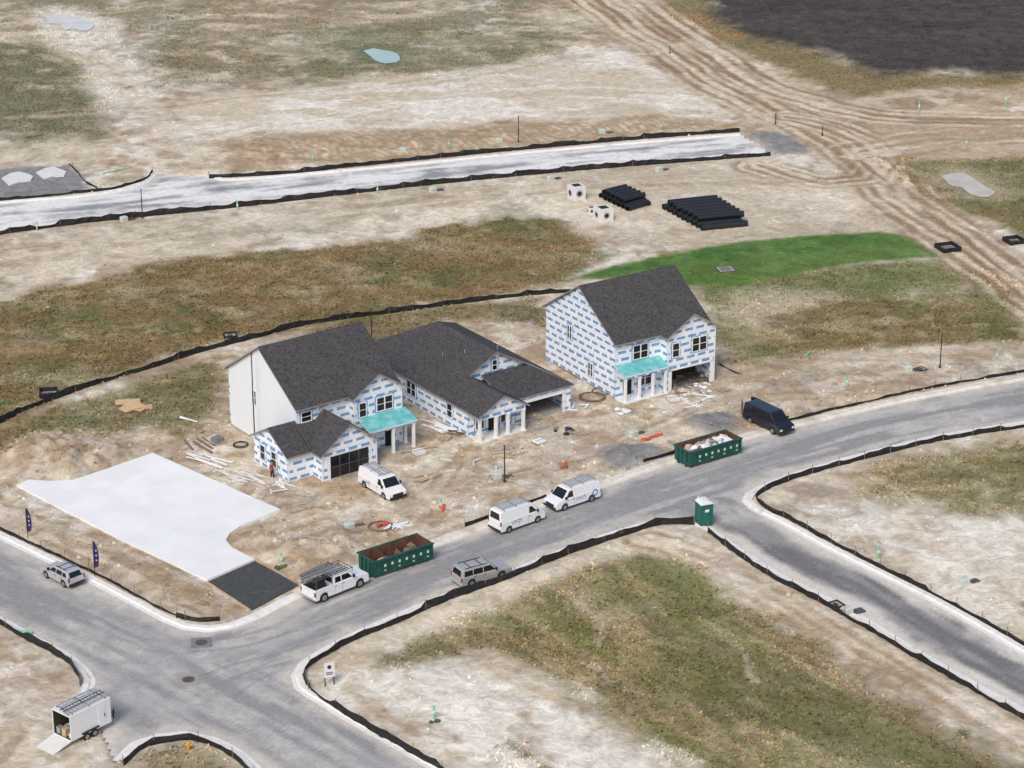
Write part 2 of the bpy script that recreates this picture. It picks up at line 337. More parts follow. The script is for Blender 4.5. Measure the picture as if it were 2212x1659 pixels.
lay(Mk([(0,510),(600,455),(1100,400),(1230,380),(1240,480),(900,510),(560,530),(200,590),(0,650)],2,4,3)*.75,lerp(np.tile(PALE*1.12,(len(X),1)),C(.31,.285,.20),con(fbm(X+wx_,Y+wy_,6,95)*.6+fin*.4-.04,7)*.8))
lay(Mk([(1200,370),(1660,345),(1850,400),(1950,520),(1500,520),(1250,500)],2,4,3)*.7,lerp(np.tile(PALE*1.08,(len(X),1)),SAND*.75,con(fin*.3+st3*.7,8)*.75))
gb=Mk([(-400,715),(0,662),(100,622),(330,570),(560,537),(800,522),(950,496),(1100,475),(1200,485),(1300,545),(1250,610),(1100,645),(760,683),(560,720),(330,790),(0,912),(-400,1090)],1.2,2,2)
addgrass(gb,.97,lerp(gcol*.95,C(.25,.155,.07),con(fbm(X+wx_,Y*2,6,97),6)*.5),hole=.10,seed=88)
addgrass(Mk([(540,770),(760,690),(1000,655),(1180,640),(1200,715),(1120,700),(960,695),(860,745),(540,820)],.8,1,1),.92,hole=.12,seed=101)
addgrass(Mk([(-300,1060),(0,935),(110,885),(320,815),(490,765),(490,870),(400,955),(300,930),(180,960),(80,945),(0,990)],.9,1.5,1.5),.9,gcol*1.02,hole=.22,seed=103)
addgrass(Mk([(1480,600),(1700,590),(2020,558),(2212,600),(2212,735),(2000,745),(1760,765),(1640,815),(1560,790),(1530,700)],1.2,2,2),.9,lerp(gcol*1.1,C(.16,.19,.075),con(fbm(X,Y,12,105),4)*.6),hole=.31,hs=8,seed=107)
lay(Mk([(1560,640),(1660,615),(1800,640),(1760,690),(1640,720),(1550,700)],1.5,2,2)*.55,PALE)
lay(Mk([(1470,612),(1700,590),(2000,560),(2120,600),(1900,635),(1650,640),(1500,650)],3,1,1.5)*.45,C(.125,.18,.06))
addgrass(Mk([(1640,680),(1900,650),(2212,690),(2212,740),(1900,755),(1640,800)],1,1.5,1.5),.85,gcol,hole=.15,hs=6,seed=108)
sw=Mk([(1228,606),(1290,583),(1420,555),(1560,530),(1740,512),(1900,501),(1960,513),(2040,557),(1860,568),(1700,597),(1590,620),(1480,620),(1330,606)],.45,.2,.6,.4)
swt=Mk([(1280,592),(1420,558),(1560,533),(1740,515),(1900,504),(1958,516),(1900,530),(1700,548),(1500,570),(1380,590)],.9,.5,.8,.5)
gsw=lerp(np.tile(C(.10,.18,.042),(len(X),1)),C(.045,.135,.026),swt*.85); gsw=lerp(gsw,C(.15,.24,.06),con(fbm(X+wx_,Y*2,5,109),6)*.4); lay(sw*.97,gsw*(.82+.36*fin)[:,None])
grass=grass*(1-sw)+sw*.45
addgrass(Mk([(1880,335),(2000,345),(2400,340),(2400,560),(2212,525),(2150,490),(2040,440),(1940,390)],1,2,2),.9,lerp(gcol*.95,C(.10,.14,.045),con(med,5)*.6),hole=.18,seed=111)
addgrass(Mk([(2120,560),(2212,620),(2212,690),(2120,650),(2020,610)],1,2,2),.5,hole=.3,seed=112)
addgrass(Mk([(1830,1020),(2000,975),(2300,925),(2300,1120),(2100,1120),(1960,1090),(1880,1075)],1.4,3,2),.85,gcol*1.12,hole=.24,hs=5,seed=113)
lay(Mk([(1680,1085),(1900,1110),(2212,1140),(2212,1300),(1900,1190),(1720,1110)],1,2,2)*.75*con(med*.6+fin*.4+.05,6),WHT)
fg=Mk([(810,1435),(900,1385),(1000,1345),(1230,1243),(1370,1200),(1480,1212),(1600,1290),(1780,1400),(1900,1500),(2100,1610),(2300,1720),(1560,1760),(1400,1600),(1280,1530),(1180,1440),(1060,1400),(950,1425)],1.2,2,2)
st4=fbm((xr+wx_*.3)*7,yr+wy_*.4,7,331)
fgc=lerp(gcol*1.12,C(.19,.20,.07),con(st2,8)*.65); fgc=lerp(fgc,C(.37,.30,.17),con(st4-.03,9)*.6); fgc=lerp(fgc,C(.115,.12,.045),con(fbm((xr+wx_*.3)*6,yr,8,147)-.06,10)*.6)
addgrass(fg,.93,fgc,hole=.21,hn=st2*.6+st4*.4,hc=7)
addgrass(Mk([(1040,1700),(1075,1590),(1150,1600),(1260,1700)],.8,1.5,1.5),.9,gcol,hole=.15,seed=117)
addgrass(Mk([(800,1440),(900,1380),(960,1380),(900,1440),(830,1460)],.6,1,1),.85,gcol*.95,hole=.1,seed=118)
lay(Mk([(690,1500),(780,1450),(1000,1450),(1180,1490),(1330,1590),(1450,1700),(1080,1720),(900,1620)],1.5,3,3)*.85*con(fin*.4+st2*.6+.07,7),WHT)
lay(Mk([(760,1395),(1000,1310),(1240,1205),(1370,1160),(1480,1150),(1500,1180),(1370,1190),(1230,1230),(1000,1330),(820,1410)],1,1.5,1.5)*.75,PALE*1.12)
lay(Mk([(-300,1400),(0,1375),(150,1450),(170,1500),(90,1620),(120,1750),(-300,1750)],1,2,2)*.6,lerp(np.tile(C(.48,.38,.27),(len(X),1)),WHT,con(fin*.4+blot*.6,8)*.8))
addgrass(Mk([(300,1630),(400,1605),(480,1615),(540,1700),(280,1720)],1,1,1.5),.7,hole=.3,seed=119)
addgrass(Mk([(1700,1490),(1560,1420),(1440,1400),(1400,1470),(1700,1580),(2100,1700),(2300,1700),(2000,1560)],1.2,3,2),.6,C(.13,.135,.052)*1.0,hole=.35,hn=st2,hc=6)
def tracks(px,width,sp,k,c1,c2,n=1.0,deep=.0,duty=0.0,pers=.25,reg=.15):
    """reg: share of evenly spaced ruts; the rest is irregular smearing along the path"""
    global zrel
    P=smooth_chain(GL(px),6) ; lat,al=pathd(X,Y,P)
    env=ss(width,width*.5,np.abs(lat)+W2*2.4)
    wob=fbm(al,lat*0+px[0][0],11,131)*2.4+W2*.3
    s1=.5+.5*np.sin((lat+wob)*2*math.pi/sp); s2=con(fbm(al/9+px[0][1],lat+wob*.6,sp*.8,151+int(px[0][0])%40,3),3.5)
    s=s1*reg+s2*(1-reg); s=np.clip((s-.5+duty)*2.6+.5+(fin-.5)*.6,0,1)
    brk=con(fbm(al,lat*3,6,137),5)
    lay(env*k*(pers+(1-pers)*brk),lerp(np.tile(c1,(len(X),1)),c2,s))
    zrel=zrel+env*(s-.5)*deep
TB=C(.365,.262,.162);TP=C(.65,.56,.43); TH_=C(.285,.195,.115)
HR=C(.45,.335,.22)
lay(Mk([(1190,-30),(1380,-30),(1500,70),(1700,180),(1860,270),(2250,235),(2250,340),(1950,350),(1890,395),(2000,440),(2260,600),(2260,680),(1880,440),(1780,350),(1640,270),(1480,180),(1300,60)],1.5,1.5,1.5)*.75,HR)
tracks([(1215,-60),(1300,10),(1450,110),(1600,205),(1720,262),(1820,310),(1870,360),(1960,440),(2100,540),(2300,680)],6.5,2.0,.95,TH_,TP,deep=.8,pers=.75,reg=.55)
tracks([(1330,-30),(1460,60),(1560,130),(1700,205),(1900,250),(2300,262)],5.0,2.2,.9,TH_,TP,deep=.8,pers=.65,reg=.5)
tracks([(1700,255),(1800,275),(1880,310),(1905,350),(1870,388),(1780,397),(1640,362)],4.5,1.8,.9,TH_,TP,deep=.7,pers=.7,reg=.5)
tracks([(1860,330),(2050,300),(2300,290)],7.0,2.6,.75,C(.38,.27,.165),TP,deep=.3,reg=.3)
tracks([(1890,350),(2020,470),(2180,600),(2300,700)],3.0,1.6,.8,TH_,TP,deep=.4,reg=.4)
tracks([(-100,1060),(60,1130),(250,1215),(400,1290),(500,1330)],3.2,1.1,.8,TB*.92,TP*.95,deep=.7,reg=.25)
tracks([(1400,1165),(1560,1210),(1700,1290),(1860,1390),(2060,1500),(2300,1640)],3.8,1.5,.88,TB*1.05,TP,deep=.6,pers=.55,reg=.4)
tracks([(1600,1330),(1760,1430),(1950,1540),(2150,1660)],2.0,1.6,.45,TB,C(.18,.155,.09),deep=.3)
tracks([(560,1160),(760,1100),(1000,1060),(1300,980),(1600,880),(1900,850)],4,1.6,.4,TB,TP,deep=.5)
tracks([(0,80),(200,130),(330,260),(350,360)],3,1.6,.5,TP,SAND,deep=.4)
tracks([(400,300),(800,240),(1200,200),(1500,215)],4,2.0,.45,SAND,WHT,deep=.2)
tracks([(100,250),(500,215),(900,180),(1250,120)],3,1.8,.4,TB,PALE,deep=.2)
tracks([(0,560),(500,490),(1000,430),(1500,390),(1850,400)],4,1.9,.4,TB,PALE,deep=.3)
for q in ([(1240,1270),(1270,1310),(1300,1350),(1290,1400)],[(1340,1280),(1360,1320),(1400,1340)],[(1480,1300),(1520,1340),(1600,1400),(1640,1470)],[(1290,1440),(1330,1480),(1340,1530)],[(1060,1360),(1200,1400),(1330,1500),(1420,1600)]):
    tracks(q,.6,1.4,.55,TP*.85,G1*1.2,deep=.1,pers=.12)
tracks([(0,1440),(120,1500),(200,1640)],3.5,1.4,.5,TB,TP,deep=.3)
tracks([(0,1640),(60,1560),(180,1520)],2.5,1.4,.5,TB,TP,deep=.3)
tracks([(1850,1030),(2000,1130),(2212,1300)],3,1.5,.45,TB,TP,deep=.3)
tracks([(900,1460),(1050,1530),(1250,1650)],2.5,1.5,.4,TB,WHT,deep=.3)
tracks([(880,1120),(1000,1010),(1010,960),(960,900)],1.6,1.6,.5,TB*.85,TP,deep=.4,reg=.3)
tracks([(1300,1010),(1400,930),(1500,870)],1.8,1.6,.5,TB*.85,TP,deep=.4,reg=.3)
tracks([(640,1120),(780,1090),(900,1050),(980,960)],1.6,1.5,.45,TB*.85,TP,deep=.4,reg=.3)
tracks([(1560,820),(1800,770),(2100,760),(2300,740)],3,1.8,.45,TB,TP,deep=.3)
for pl in ([(1600,293),(1680,288),(1745,318),(1740,332),(1670,336)],[(-50,370),(150,358),(205,408),(120,425),(-50,440)],[(1270,975),(1400,960),(1440,990),(1330,1020),(1300,1000)],[(1455,925),(1500,905),(1570,898),(1590,925),(1540,945)],[(1100,1118),(1190,1080),(1320,1035),(1330,1050),(1180,1095)]):
    lay(Mk(pl,.5,.6,1)*.9,C(.22,.225,.23)*1.0)
lay(Mk([(560,1190),(640,1165),(760,1180),(780,1215),(660,1265),(580,1235)],.8,1,1)*.7,lerp(np.tile(C(.34,.25,.16),(len(X),1)),TP,con(fin,4)*.8))
lay(Mk([(-20,1010),(60,950),(200,930),(340,975),(250,1015),(100,1030)],.8,1,1.5)*.75,lerp(np.tile(C(.35,.26,.175),(len(X),1)),TP*.85,con(fin,5)*.8))
lay(dk,lerp(np.tile(C(.060,.053,.050),(len(X),1)),C(.088,.077,.070),con(fin*.5+st3*.5,3)))
col=col*(.82+.20*fin+.16*(W3+.5))[:,None]
z=.02+.13*med*zrel+.11*(W3+.5)+.03*(stx*tm)+.12*dm*(W3+.3)
def mound(px,py,r,h):
    global z
    cx,cy=G(px,py); d=np.hypot(X-cx,(Y-cy)*.8); z=z+h*np.exp(-(d/r)**2)*(.5+med*.6+W3*1.3)
for a in [(60,990,2.6,1.0),(150,1000,3,1.1),(240,985,2.4,.7),(120,960,2.2,.8),(620,1195,2.0,.8),(700,1200,2.0,.9),(730,1170,1.6,.6),(560,1165,1.2,.4),(1450,1165,2,.3),(560,330,3,.6),(700,320,3,.5),(900,310,3,.5),(1080,300,3,.4),(620,350,3,.5),(1510,920,1.6,.8),(1555,912,1.2,.6),(1340,985,1.6,.5),(1400,978,1.2,.4)]: mound(*a)
z=z+dk*(.2+.5*fin)
sdA=sdpoly(X,Y,ringA); sdF=sdpoly(X,Y,ringF); sdr=np.maximum(sdA,sdF)
padpx=[(36,1052),(62,1040),(110,1043),(160,1040),(215,1022),(330,982),(605,1104),(520,1140),(497,1155),(488,1170),(500,1186),(550,1212),(448,1257),(260,1168)]
sdP=sdpoly(X,Y,GL(padpx)); sdG=sdpoly(X,Y,GL([(448,1257),(550,1212),(645,1265),(545,1318)]))
near=ss(-3,-.3,sdr); z=z*(1-near)+.05*near
z=np.where(sdr>-.25,-.25,z)
np_=ss(-1.2,0,np.maximum(sdP,sdG)); z=z*(1-np_)+.03*np_
dust=ss(-2.6,-.6,sdr)*con(med*.3+fin*.4+.25,4); col=lerp(col,C(.64,.57,.47),dust*.5)
pondpx=[[(100,36),(118,31),(150,33),(172,40),(196,44),(202,58),(182,67),(160,62),(142,64),(128,52),(108,50)],[(785,110),(806,104),(822,107),(850,112),(864,124),(858,134),(834,137),(812,131),(800,121)],[(2034,380),(2052,374),(2080,373),(2104,386),(2128,402),(2150,414),(2130,426),(2098,420),(2076,404),(2058,402)]]
wet=np.zeros(len(X))
for k,pp in enumerate(pondpx):
    s=sdpoly(X,Y,GL(pp)); w=ss(-1.2,.1,s+W2*1.2); z=z*(1-w)-.12*w; wet=np.maximum(wet,ss(-1.2,-.4,s)); lay(ss(-4.5,0,s+W2*4)*.75,[C(.64,.60,.52),C(.14,.16,.08),C(.40,.33,.235)][k])
far=(np.abs(X)>100)|(Y>430)|(Y<140)
z=np.where(far,-.3,z); col[far]=C(.30,.26,.18)*(.8+.4*big[far])[:,None]
def grid_mesh(name,X,Y,Z,nx,ny,keep=None,cols=None,cover=None,m=None):
    me=bpy.data.meshes.new(name)
    idx=np.arange(nx*ny).reshape(ny,nx)
    q=np.stack([idx[:-1,:-1],idx[:-1,1:],idx[1:,1:],idx[1:,:-1]],-1).reshape(-1,4)
    if keep is not None:
        q=q[keep[q].all(1)]; used=np.unique(q); remap=-np.ones(nx*ny,int); remap[used]=np.arange(len(used)); q=remap[q]
        X,Y,Z=X[used],Y[used],Z[used]; cols=cols[used]; cover=cover[used]
    me.vertices.add(len(X)); me.vertices.foreach_set('co',np.stack([X,Y,Z],1).ravel().astype(np.float32))
    me.loops.add(q.size); me.loops.foreach_set('vertex_index',q.ravel().astype(np.int32))
    me.polygons.add(len(q)); me.polygons.foreach_set('loop_start',np.arange(0,q.size,4,dtype=np.int32))
    me.update(calc_edges=True)
    me.polygons.foreach_set('use_smooth',np.ones(len(q),bool))
    a=me.attributes.new('tint','FLOAT_COLOR','POINT'); a.data.foreach_set('color',np.hstack([np.clip(cols,0,1),cover[:,None]]).ravel().astype(np.float32))
    me.materials.append(m); o=bpy.data.objects.new(name,me); COL.objects.link(o); return o
def groundmat(name,bumpd,v1,v2,sc=3.0,sc2=.9):
    m,nt,b=newmat(name)
    at=node(nt,'ShaderNodeAttribute',attribute_name='tint'); tc=node(nt,'ShaderNodeTexCoord')
    n1=node(nt,'ShaderNodeTexNoise'); n1.inputs['Scale'].default_value=sc; n1.inputs['Detail'].default_value=9; n1.inputs['Roughness'].default_value=.66
    n2=node(nt,'ShaderNodeTexNoise'); n2.inputs['Scale'].default_value=sc2; n2.inputs['Detail'].default_value=8; n2.inputs['Roughness'].default_value=.6; n2.inputs['Distortion'].default_value=1.6
    nt.links.new(tc.outputs['Object'],n1.inputs['Vector']); nt.links.new(tc.outputs['Object'],n2.inputs['Vector'])
    a=node(nt,'ShaderNodeMapRange'); a.inputs['From Min'].default_value=.3;a.inputs['From Max'].default_value=.7;a.inputs['To Min'].default_value=1-v1;a.inputs['To Max'].default_value=1+v1; nt.links.new(n1.outputs['Fac'],a.inputs['Value'])
    c=node(nt,'ShaderNodeMapRange'); c.inputs['From Min'].default_value=.3;c.inputs['From Max'].default_value=.7;c.inputs['To Min'].default_value=1-v2;c.inputs['To Max'].default_value=1+v2; nt.links.new(n2.outputs['Fac'],c.inputs['Value'])
    mu=node(nt,'ShaderNodeMath',operation='MULTIPLY'); nt.links.new(a.outputs[0],mu.inputs[0]); nt.links.new(c.outputs[0],mu.inputs[1])
    vm=node(nt,'ShaderNodeVectorMath',operation='SCALE'); nt.links.new(at.outputs['Color'],vm.inputs[0]); nt.links.new(mu.outputs[0],vm.inputs['Scale'])
    nt.links.new(vm.outputs['Vector'],b.inputs['Base Color']); b.inputs['Roughness'].default_value=.95; b.inputs['Specular IOR Level'].default_value=.12
    bp=node(nt,'ShaderNodeBump'); bp.inputs['Distance'].default_value=bumpd; nt.links.new(mu.outputs[0],bp.inputs['Height']); nt.links.new(bp.outputs['Normal'],b.inputs['Normal'])
    return m
M_ground=groundmat('earth_and_weeds',.12,.13,.26,3.0,.6)
gr=grid_mesh('ground',X,Y,z,nx,ny,cols=col,cover=grass,m=M_ground); tag(gr,'graded sandy earth with weeds and wheel tracks','ground',kind='structure')
# ---------------------------------------------------------------- weeds (stuff)
def weeds():
    rs=np.random.RandomState(3)
    inn=(np.abs(X)<85)&(Y>160)&(Y<400)&(sdr<-.9)&(sdP<-.5)&(wet<.01)
    w=np.where(inn,ss(.25,.95,grass),0)*(.6+.8*con(med,3)); w=w*(1-dk)
    w=w+np.where(inn,dk*.10,0)
    n=66000; ids=rs.choice(len(X),n,p=w/w.sum())
    bx=X[ids]+rs.uniform(-.2,.2,n);by=Y[ids]+rs.uniform(-.25,.25,n);bz=z[ids]-.03
    h=rs.uniform(.08,.30,n)*(1-.5*sw[ids])
    base=np.clip(col[ids],0,1)*rs.uniform(.8,1.3,(n,1)); base[:,0]*=rs.uniform(.95,1.12,n)
    V=[];C_=[]
    for k in range(3):
        a=rs.uniform(0,6.28,n); r=rs.uniform(.06,.18,n); lx=rs.uniform(-.2,.2,n);ly=rs.uniform(-.2,.2,n)
        p0=np.stack([bx-np.cos(a)*r,by-np.sin(a)*r,bz],1);p1=np.stack([bx+np.cos(a)*r,by+np.sin(a)*r,bz],1)
        p2=np.stack([bx+lx,by+ly,bz+h*rs.uniform(.7,1.1,n)],1)
        V.append(np.stack([p0,p1,p2],1)); C_.append(np.stack([base*.94,base*.94,base*1.34],1))
    V=np.concatenate(V).reshape(-1,3); C_=np.concatenate(C_).reshape(-1,3)
    me=bpy.data.meshes.new('weeds'); me.vertices.add(len(V)); me.vertices.foreach_set('co',V.ravel().astype(np.float32))
    nf=len(V)//3; me.loops.add(len(V)); me.loops.foreach_set('vertex_index',np.arange(len(V),dtype=np.int32))
    me.polygons.add(nf); me.polygons.foreach_set('loop_start',np.arange(0,len(V),3,dtype=np.int32)); me.update(calc_edges=True)
    a=me.attributes.new('tint','FLOAT_COLOR','POINT'); a.data.foreach_set('color',np.hstack([np.clip(C_,0,1),np.ones((len(V),1))]).ravel().astype(np.float32))
    m,nt,b=newmat('dry_weed'); at=node(nt,'ShaderNodeAttribute',attribute_name='tint'); nt.links.new(at.outputs['Color'],b.inputs['Base Color']); b.inputs['Roughness'].default_value=.9; b.inputs['Specular IOR Level'].default_value=.1
    me.materials.append(m); o=bpy.data.objects.new('weeds',me); COL.objects.link(o); tag(o,'patchy brown and olive weeds on bare soil','weeds',kind='stuff')
weeds()
def clods():
    rs=np.random.RandomState(5)
    inn=(np.abs(X)<85)&(Y>160)&(Y<330)&(sdr<-.8)&(sdP<-.4)&(sdG<-.3)
    w=np.where(inn,dm*.9+.10*(1-np.minimum(1,grass*2)),0); n=12000; ids=rs.choice(len(X),n,p=w/w.sum())
    bx=X[ids]+rs.uniform(-.2,.2,n);by=Y[ids]+rs.uniform(-.2,.2,n);bz=z[ids]
    r=rs.uniform(.03,.12,n)*(1+rs.rand(n)**6*1.8)
    base=np.clip(col[ids]*rs.uniform(.55,1.4,(n,1)),0,.8)
    dirs=np.array([(1,0,0),(0,1,0),(-1,0,0),(0,-1,0),(0,0,1.0)],float); V=np.stack([np.stack([bx,by,bz],1)+dirs[k]*(r*rs.uniform(.6,1.4,n))[:,None] for k in range(5)],1)
    F=np.array([(0,1,4),(1,2,4),(2,3,4),(3,0,4)]); q=(np.arange(n)[:,None,None]*5+F[None]).reshape(-1,3)
    me=bpy.data.meshes.new('clods'); V=V.reshape(-1,3); me.vertices.add(len(V)); me.vertices.foreach_set('co',V.ravel().astype(np.float32))
    me.loops.add(q.size); me.loops.foreach_set('vertex_index',q.ravel().astype(np.int32)); me.polygons.add(len(q)); me.polygons.foreach_set('loop_start',np.arange(0,q.size,3,dtype=np.int32)); me.update(calc_edges=True)
    cc=np.repeat(base,5,0); a=me.attributes.new('tint','FLOAT_COLOR','POINT'); a.data.foreach_set('color',np.hstack([cc,np.ones((len(cc),1))]).ravel().astype(np.float32))
    me.materials.append(bpy.data.materials['dry_weed']); o=bpy.data.objects.new('soil_clods',me); COL.objects.link(o); tag(o,'churned soil clods scattered over bare earth','soil',kind='stuff')
clods()
# ---------------------------------------------------------------- roads
def road(name,ring,bx_,colf,z0,step=.42):
    x0,x1,y0,y1=bx_
    xs_=np.arange(x0,x1,step);ys_=np.arange(y0,y1,step);A,Bq=np.meshgrid(xs_,ys_);a=A.ravel();b=Bq.ravel()
    sd=sdpoly(a,b,ring); keep=sd>-.45
    c=colf(a,b,sd); Z=np.full(len(a),z0)
    return grid_mesh(name,a,b,Z,len(xs_),len(ys_),keep=keep,cols=c,cover=np.zeros(len(a)),m=M_road)
M_road=groundmat('dusty_asphalt',.012,.10,.14,5,1.1)
def rl(a,b,t): return a+(b-a)*t[:,None]
def colA(a,b,sd):
    n=len(a); f1=fbm(a,b,2.5,201);f2=fbm(a,b,9,205);f3=fbm(a,b,1.2,207,3)
    lm,am=pathd(a,b,smooth_chain(CLm,8)); lc,ac=pathd(a,b,CLc); lb,ab=pathd(a,b,CLb)
    sm=fbm(am/14,lm,.9,211);sc_=fbm(ac/8,lc,1.0,213);sb=fbm(ab/14,lb,.9,217)
    dm_,dc_,db_=np.abs(lm),np.abs(lc),np.abs(lb)
    wm=1/(dm_+1)**4;wc=1/(dc_+1)**4;wb=1/(db_+1)**4; W=wm+wc+wb
    s=(sm*wm+sc_*wc+sb*wb)/W; isC=ss(2.5,5.5,ac)*(dc_<9)*(wc/W>.3)
    base=np.tile(C(.295,.292,.287),(n,1)); base=rl(base,C(.40,.392,.38),con(s*.7+f2*.3,7)*.9); base=rl(base,C(.56,.535,.49),con(f1*.25+s*.6+f3*.15-.05,9)*.65)
    base=rl(base,C(.235,.233,.232),con(s*.6+f3*.4-.14,9)*.4)
    # turning tyre arcs at the junction
    jx,jy=G(560,1400)
    for (cx_,cy_,r_) in ((G(760,1560)[0],G(760,1560)[1],9.5),(G(430,1270)[0],G(430,1270)[1],9.0),(G(700,1600)[0],G(700,1600)[1],12.0)):
        d=np.abs(np.hypot(a-cx_,b-cy_)-r_-f2*1.2); near_=np.exp(-((a-jx)**2+(b-jy)**2)/90); base=rl(base,C(.24,.238,.236),ss(.30,.08,d)*near_*.6); d2=np.abs(np.hypot(a-cx_,b-cy_)-r_-1.7-f2*1.2); base=rl(base,C(.24,.238,.236),ss(.30,.08,d2)*near_*.6)
    bc=rl(np.tile(C(.175,.175,.178),(n,1)),C(.32,.312,.30),con(s,6)*.8)
    bc=rl(bc,C(.68,.64,.58),np.clip(ss(1.4,2.7,dc_+(f2-.5)*3+(s-.5)*1.8),0,1)*.92)
    base=rl(base,bc,isC)
    e=ss(1.9,.2,sd+(f1-.5)*3.2); base=rl(base,C(.63,.58,.51),e*.75)
    for mx,my in ((435,1388),(407,1468)):
        cx,cy=G(mx,my); d=np.maximum(np.abs(a-cx),np.abs(b-cy)); base=rl(base,C(.30,.28,.24),ss(2.0,1.0,d+f1)*.4)
    return base
def colF(a,b,sd):
    n=len(a); f1=fbm(a,b,3,221); l,al=pathd(a,b,CLf); s=fbm(al/9,l,1.0,223)
    base=rl(np.tile(C(.30,.303,.305),(n,1)),C(.76,.75,.73),con(s*.7+f1*.3+.04,5)); return rl(base,C(.70,.66,.60),ss(1.5,.2,sd+(f1-.5)*2)*.6)
rA=road('road',ringA,(-105,110,148,262),colA,0.0,.33); tag(rA,'dusty grey asphalt street with junctions','road',kind='structure')
rF=road('road',ringF,(-115,62,268,345),colF,0.0,.55); tag(rF,'unfinished asphalt street whitened with dust','road',kind='structure')
def kerb(P,label,w=.58,m=None):
    n=len(P); T=np.gradient(P,axis=0); T/=np.linalg.norm(T,axis=1)[:,None]+1e-9; N=np.stack([-T[:,1],T[:,0]],1)
    prof=[(-.35,-.05),(-.35,.012),(-.02,.02),(.12,.13),(w,.15),(w,-.2)]
    b=B(); k=len(prof); vs=[]
    for i in range(n):
        for o,zz in prof: p=P[i]+N[i]*o; vs.append((p[0],p[1],zz))
    fs=[(i*k+j,i*k+j+1,(i+1)*k+j+1,(i+1)*k+j) for i in range(n-1) for j in range(k-1)]
    b.add(vs,fs); o=b.obj('kerb',m or M_conc); tag(o,label,'kerb',kind='structure')
nA=chains[0]; cx0=G(640,1290)[0]; k0=int(np.argmax(nA[:,0]>cx0))
kerb(nA[:k0+1],'pale concrete kerb around the street corner'); kerb(nA[k0:],'wide dusty concrete kerb and gutter along the street',.9,M_conc2)
for c in chains[1:]: kerb(c,'pale concrete kerb beside the dusty street')
for c in fch: kerb(c,'pale concrete kerb of the unfinished street',.6)
# ---------------------------------------------------------------- pad, patch, water
def flat(name,px,z1,th,m,label,cat,step=None,kind='structure'):
    P=GL(px) if step is None else [tuple(p) for p in smooth_chain(GL(px+[px[0]]),step)[:-1]]
    b=B(); b.plate([(p[0],p[1],z1) for p in P],th); o=b.obj(name,m); tag(o,label,cat,kind=kind); return o
flat('pavement',padpx,.2,.25,M_slab,'fresh white concrete parking pad with curved flare','pavement')
flat('pavement',[(449,1259),(551,1214),(645,1266),(545,1320)],.12,.2,M_grav,'dark stone base apron between pad and street','pavement')
for q in ([(4,388),(22,378),(40,374),(58,378),(72,384),(66,394),(44,396),(20,404)],[(78,376),(100,366),(118,364),(144,374),(138,384),(116,384),(96,390)]): flat('pavement',q,.24,.3,M_pre,'pale fabric-covered slab on dark stone','pavement')
def board(p,q,w=.09,h=.22,m=M_wood,label='raw timber form board along the stone apron',z0=.02):
    p=Vector((*G(*p),0));q=Vector((*G(*q),0)); d=q-p; b=B(); b.box(0,d.length,-w/2,w/2,0,h); o=b.obj('form_board',m,loc=(p.x,p.y,z0),rot=math.atan2(d.y,d.x)); tag(o,label,'board','form boards around the pad')
board((449,1262),(541,1322)); board((552,1211),(640,1262))
for pp,mm_ in zip(pondpx,M_ponds): flat('water',pp,.0,.02,mm_,'shallow pale puddle in the field','water',.9)
# ---------------------------------------------------------------- silt fences
stb=B(); stb.box(-.025,.025,-.025,.025,-.1,1.0)
STAKE=None
def silt(px,label='sagging black silt fence on wooden stakes beside the kerb',h=.68,off=0):
    global STAKE
    P=smooth_chain(GL(px),.6); o0=P[0].copy(); n=len(P)
    T=np.gradient(P,axis=0); T/=np.linalg.norm(T,axis=1)[:,None]+1e-9; N=np.stack([-T[:,1],T[:,0]],1)
    root=empty('silt_fence',(o0[0],o0[1],.0)); tag(root,label,'silt fence','black silt fences along the streets')
    b=B();vs=[]; lean=U(-.05,.05); hh=h
    for i in range(n):
        if i%5==0: hh=h*U(.7,1.2); lean=U(-.12,.12)
        q=P[i]-o0; wob=U(-.07,.07); s=abs((i%5)-2.5)/2.5; t=hh*(.82+.18*s)*U(.92,1.05)
        for zz,ofs in ((-.05,wob*1.5+U(-.12,.12)+.15),(.12,wob),(t*.6,wob+U(-.07,.07)),(t,wob*.5+U(-.04,.04)+lean)):
            p=q+N[i]*ofs; vs.append((p[0],p[1],zz))
    b.add(vs,[(i*4+j,(i+1)*4+j,(i+1)*4+j+1,i*4+j+1) for i in range(n-1) for j in range(3)])
    b.obj('fabric',M_fence,root,norm=False)
    for i in range(0,n,5):
        q=P[i]-o0
        if STAKE is None: s=stb.obj('stake',M_stake,root); STAKE=s
        else: s=STAKE.copy(); COL.objects.link(s); s.parent=root
        s.location=(q[0]+N[i][0]*.05,q[1]+N[i][1]*.05,0); s.rotation_euler=(U(-.08,.08),U(-.08,.08),0)
silt([(452,386),(600,379),(800,358),(1100,328),(1400,301),(1598,286)],h=.8)
silt([(-60,441),(60,430),(160,420),(250,409),(310,392),(330,374)],h=.5)
silt([(-200,540),(0,509),(200,482),(500,451),(800,416),(1000,394),(1300,366),(1665,338)],h=.85)
silt([(-200,1010),(0,918),(60,888),(140,858),(200,836),(330,797),(440,762),(560,731),(660,705),(760,690),(900,672),(1050,651),(1150,640),(1240,633)],'long black silt fence curving between weeds and houses',.85)
silt([(-100,1100),(20,1156),(100,1194),(200,1241),(290,1288),(365,1328),(400,1342)],h=.5)
silt([(380,1336),(430,1346),(475,1343)],h=.65)
silt([(-150,1283),(0,1352),(60,1386),(130,1424),(160,1450),(174,1484)],h=.8)
silt([(668,1492),(656,1470),(660,1450),(696,1424),(762,1388),(860,1348),(960,1303),(1100,1252),(1240,1196),(1360,1156),(1430,1136),(1500,1136)],h=.85)
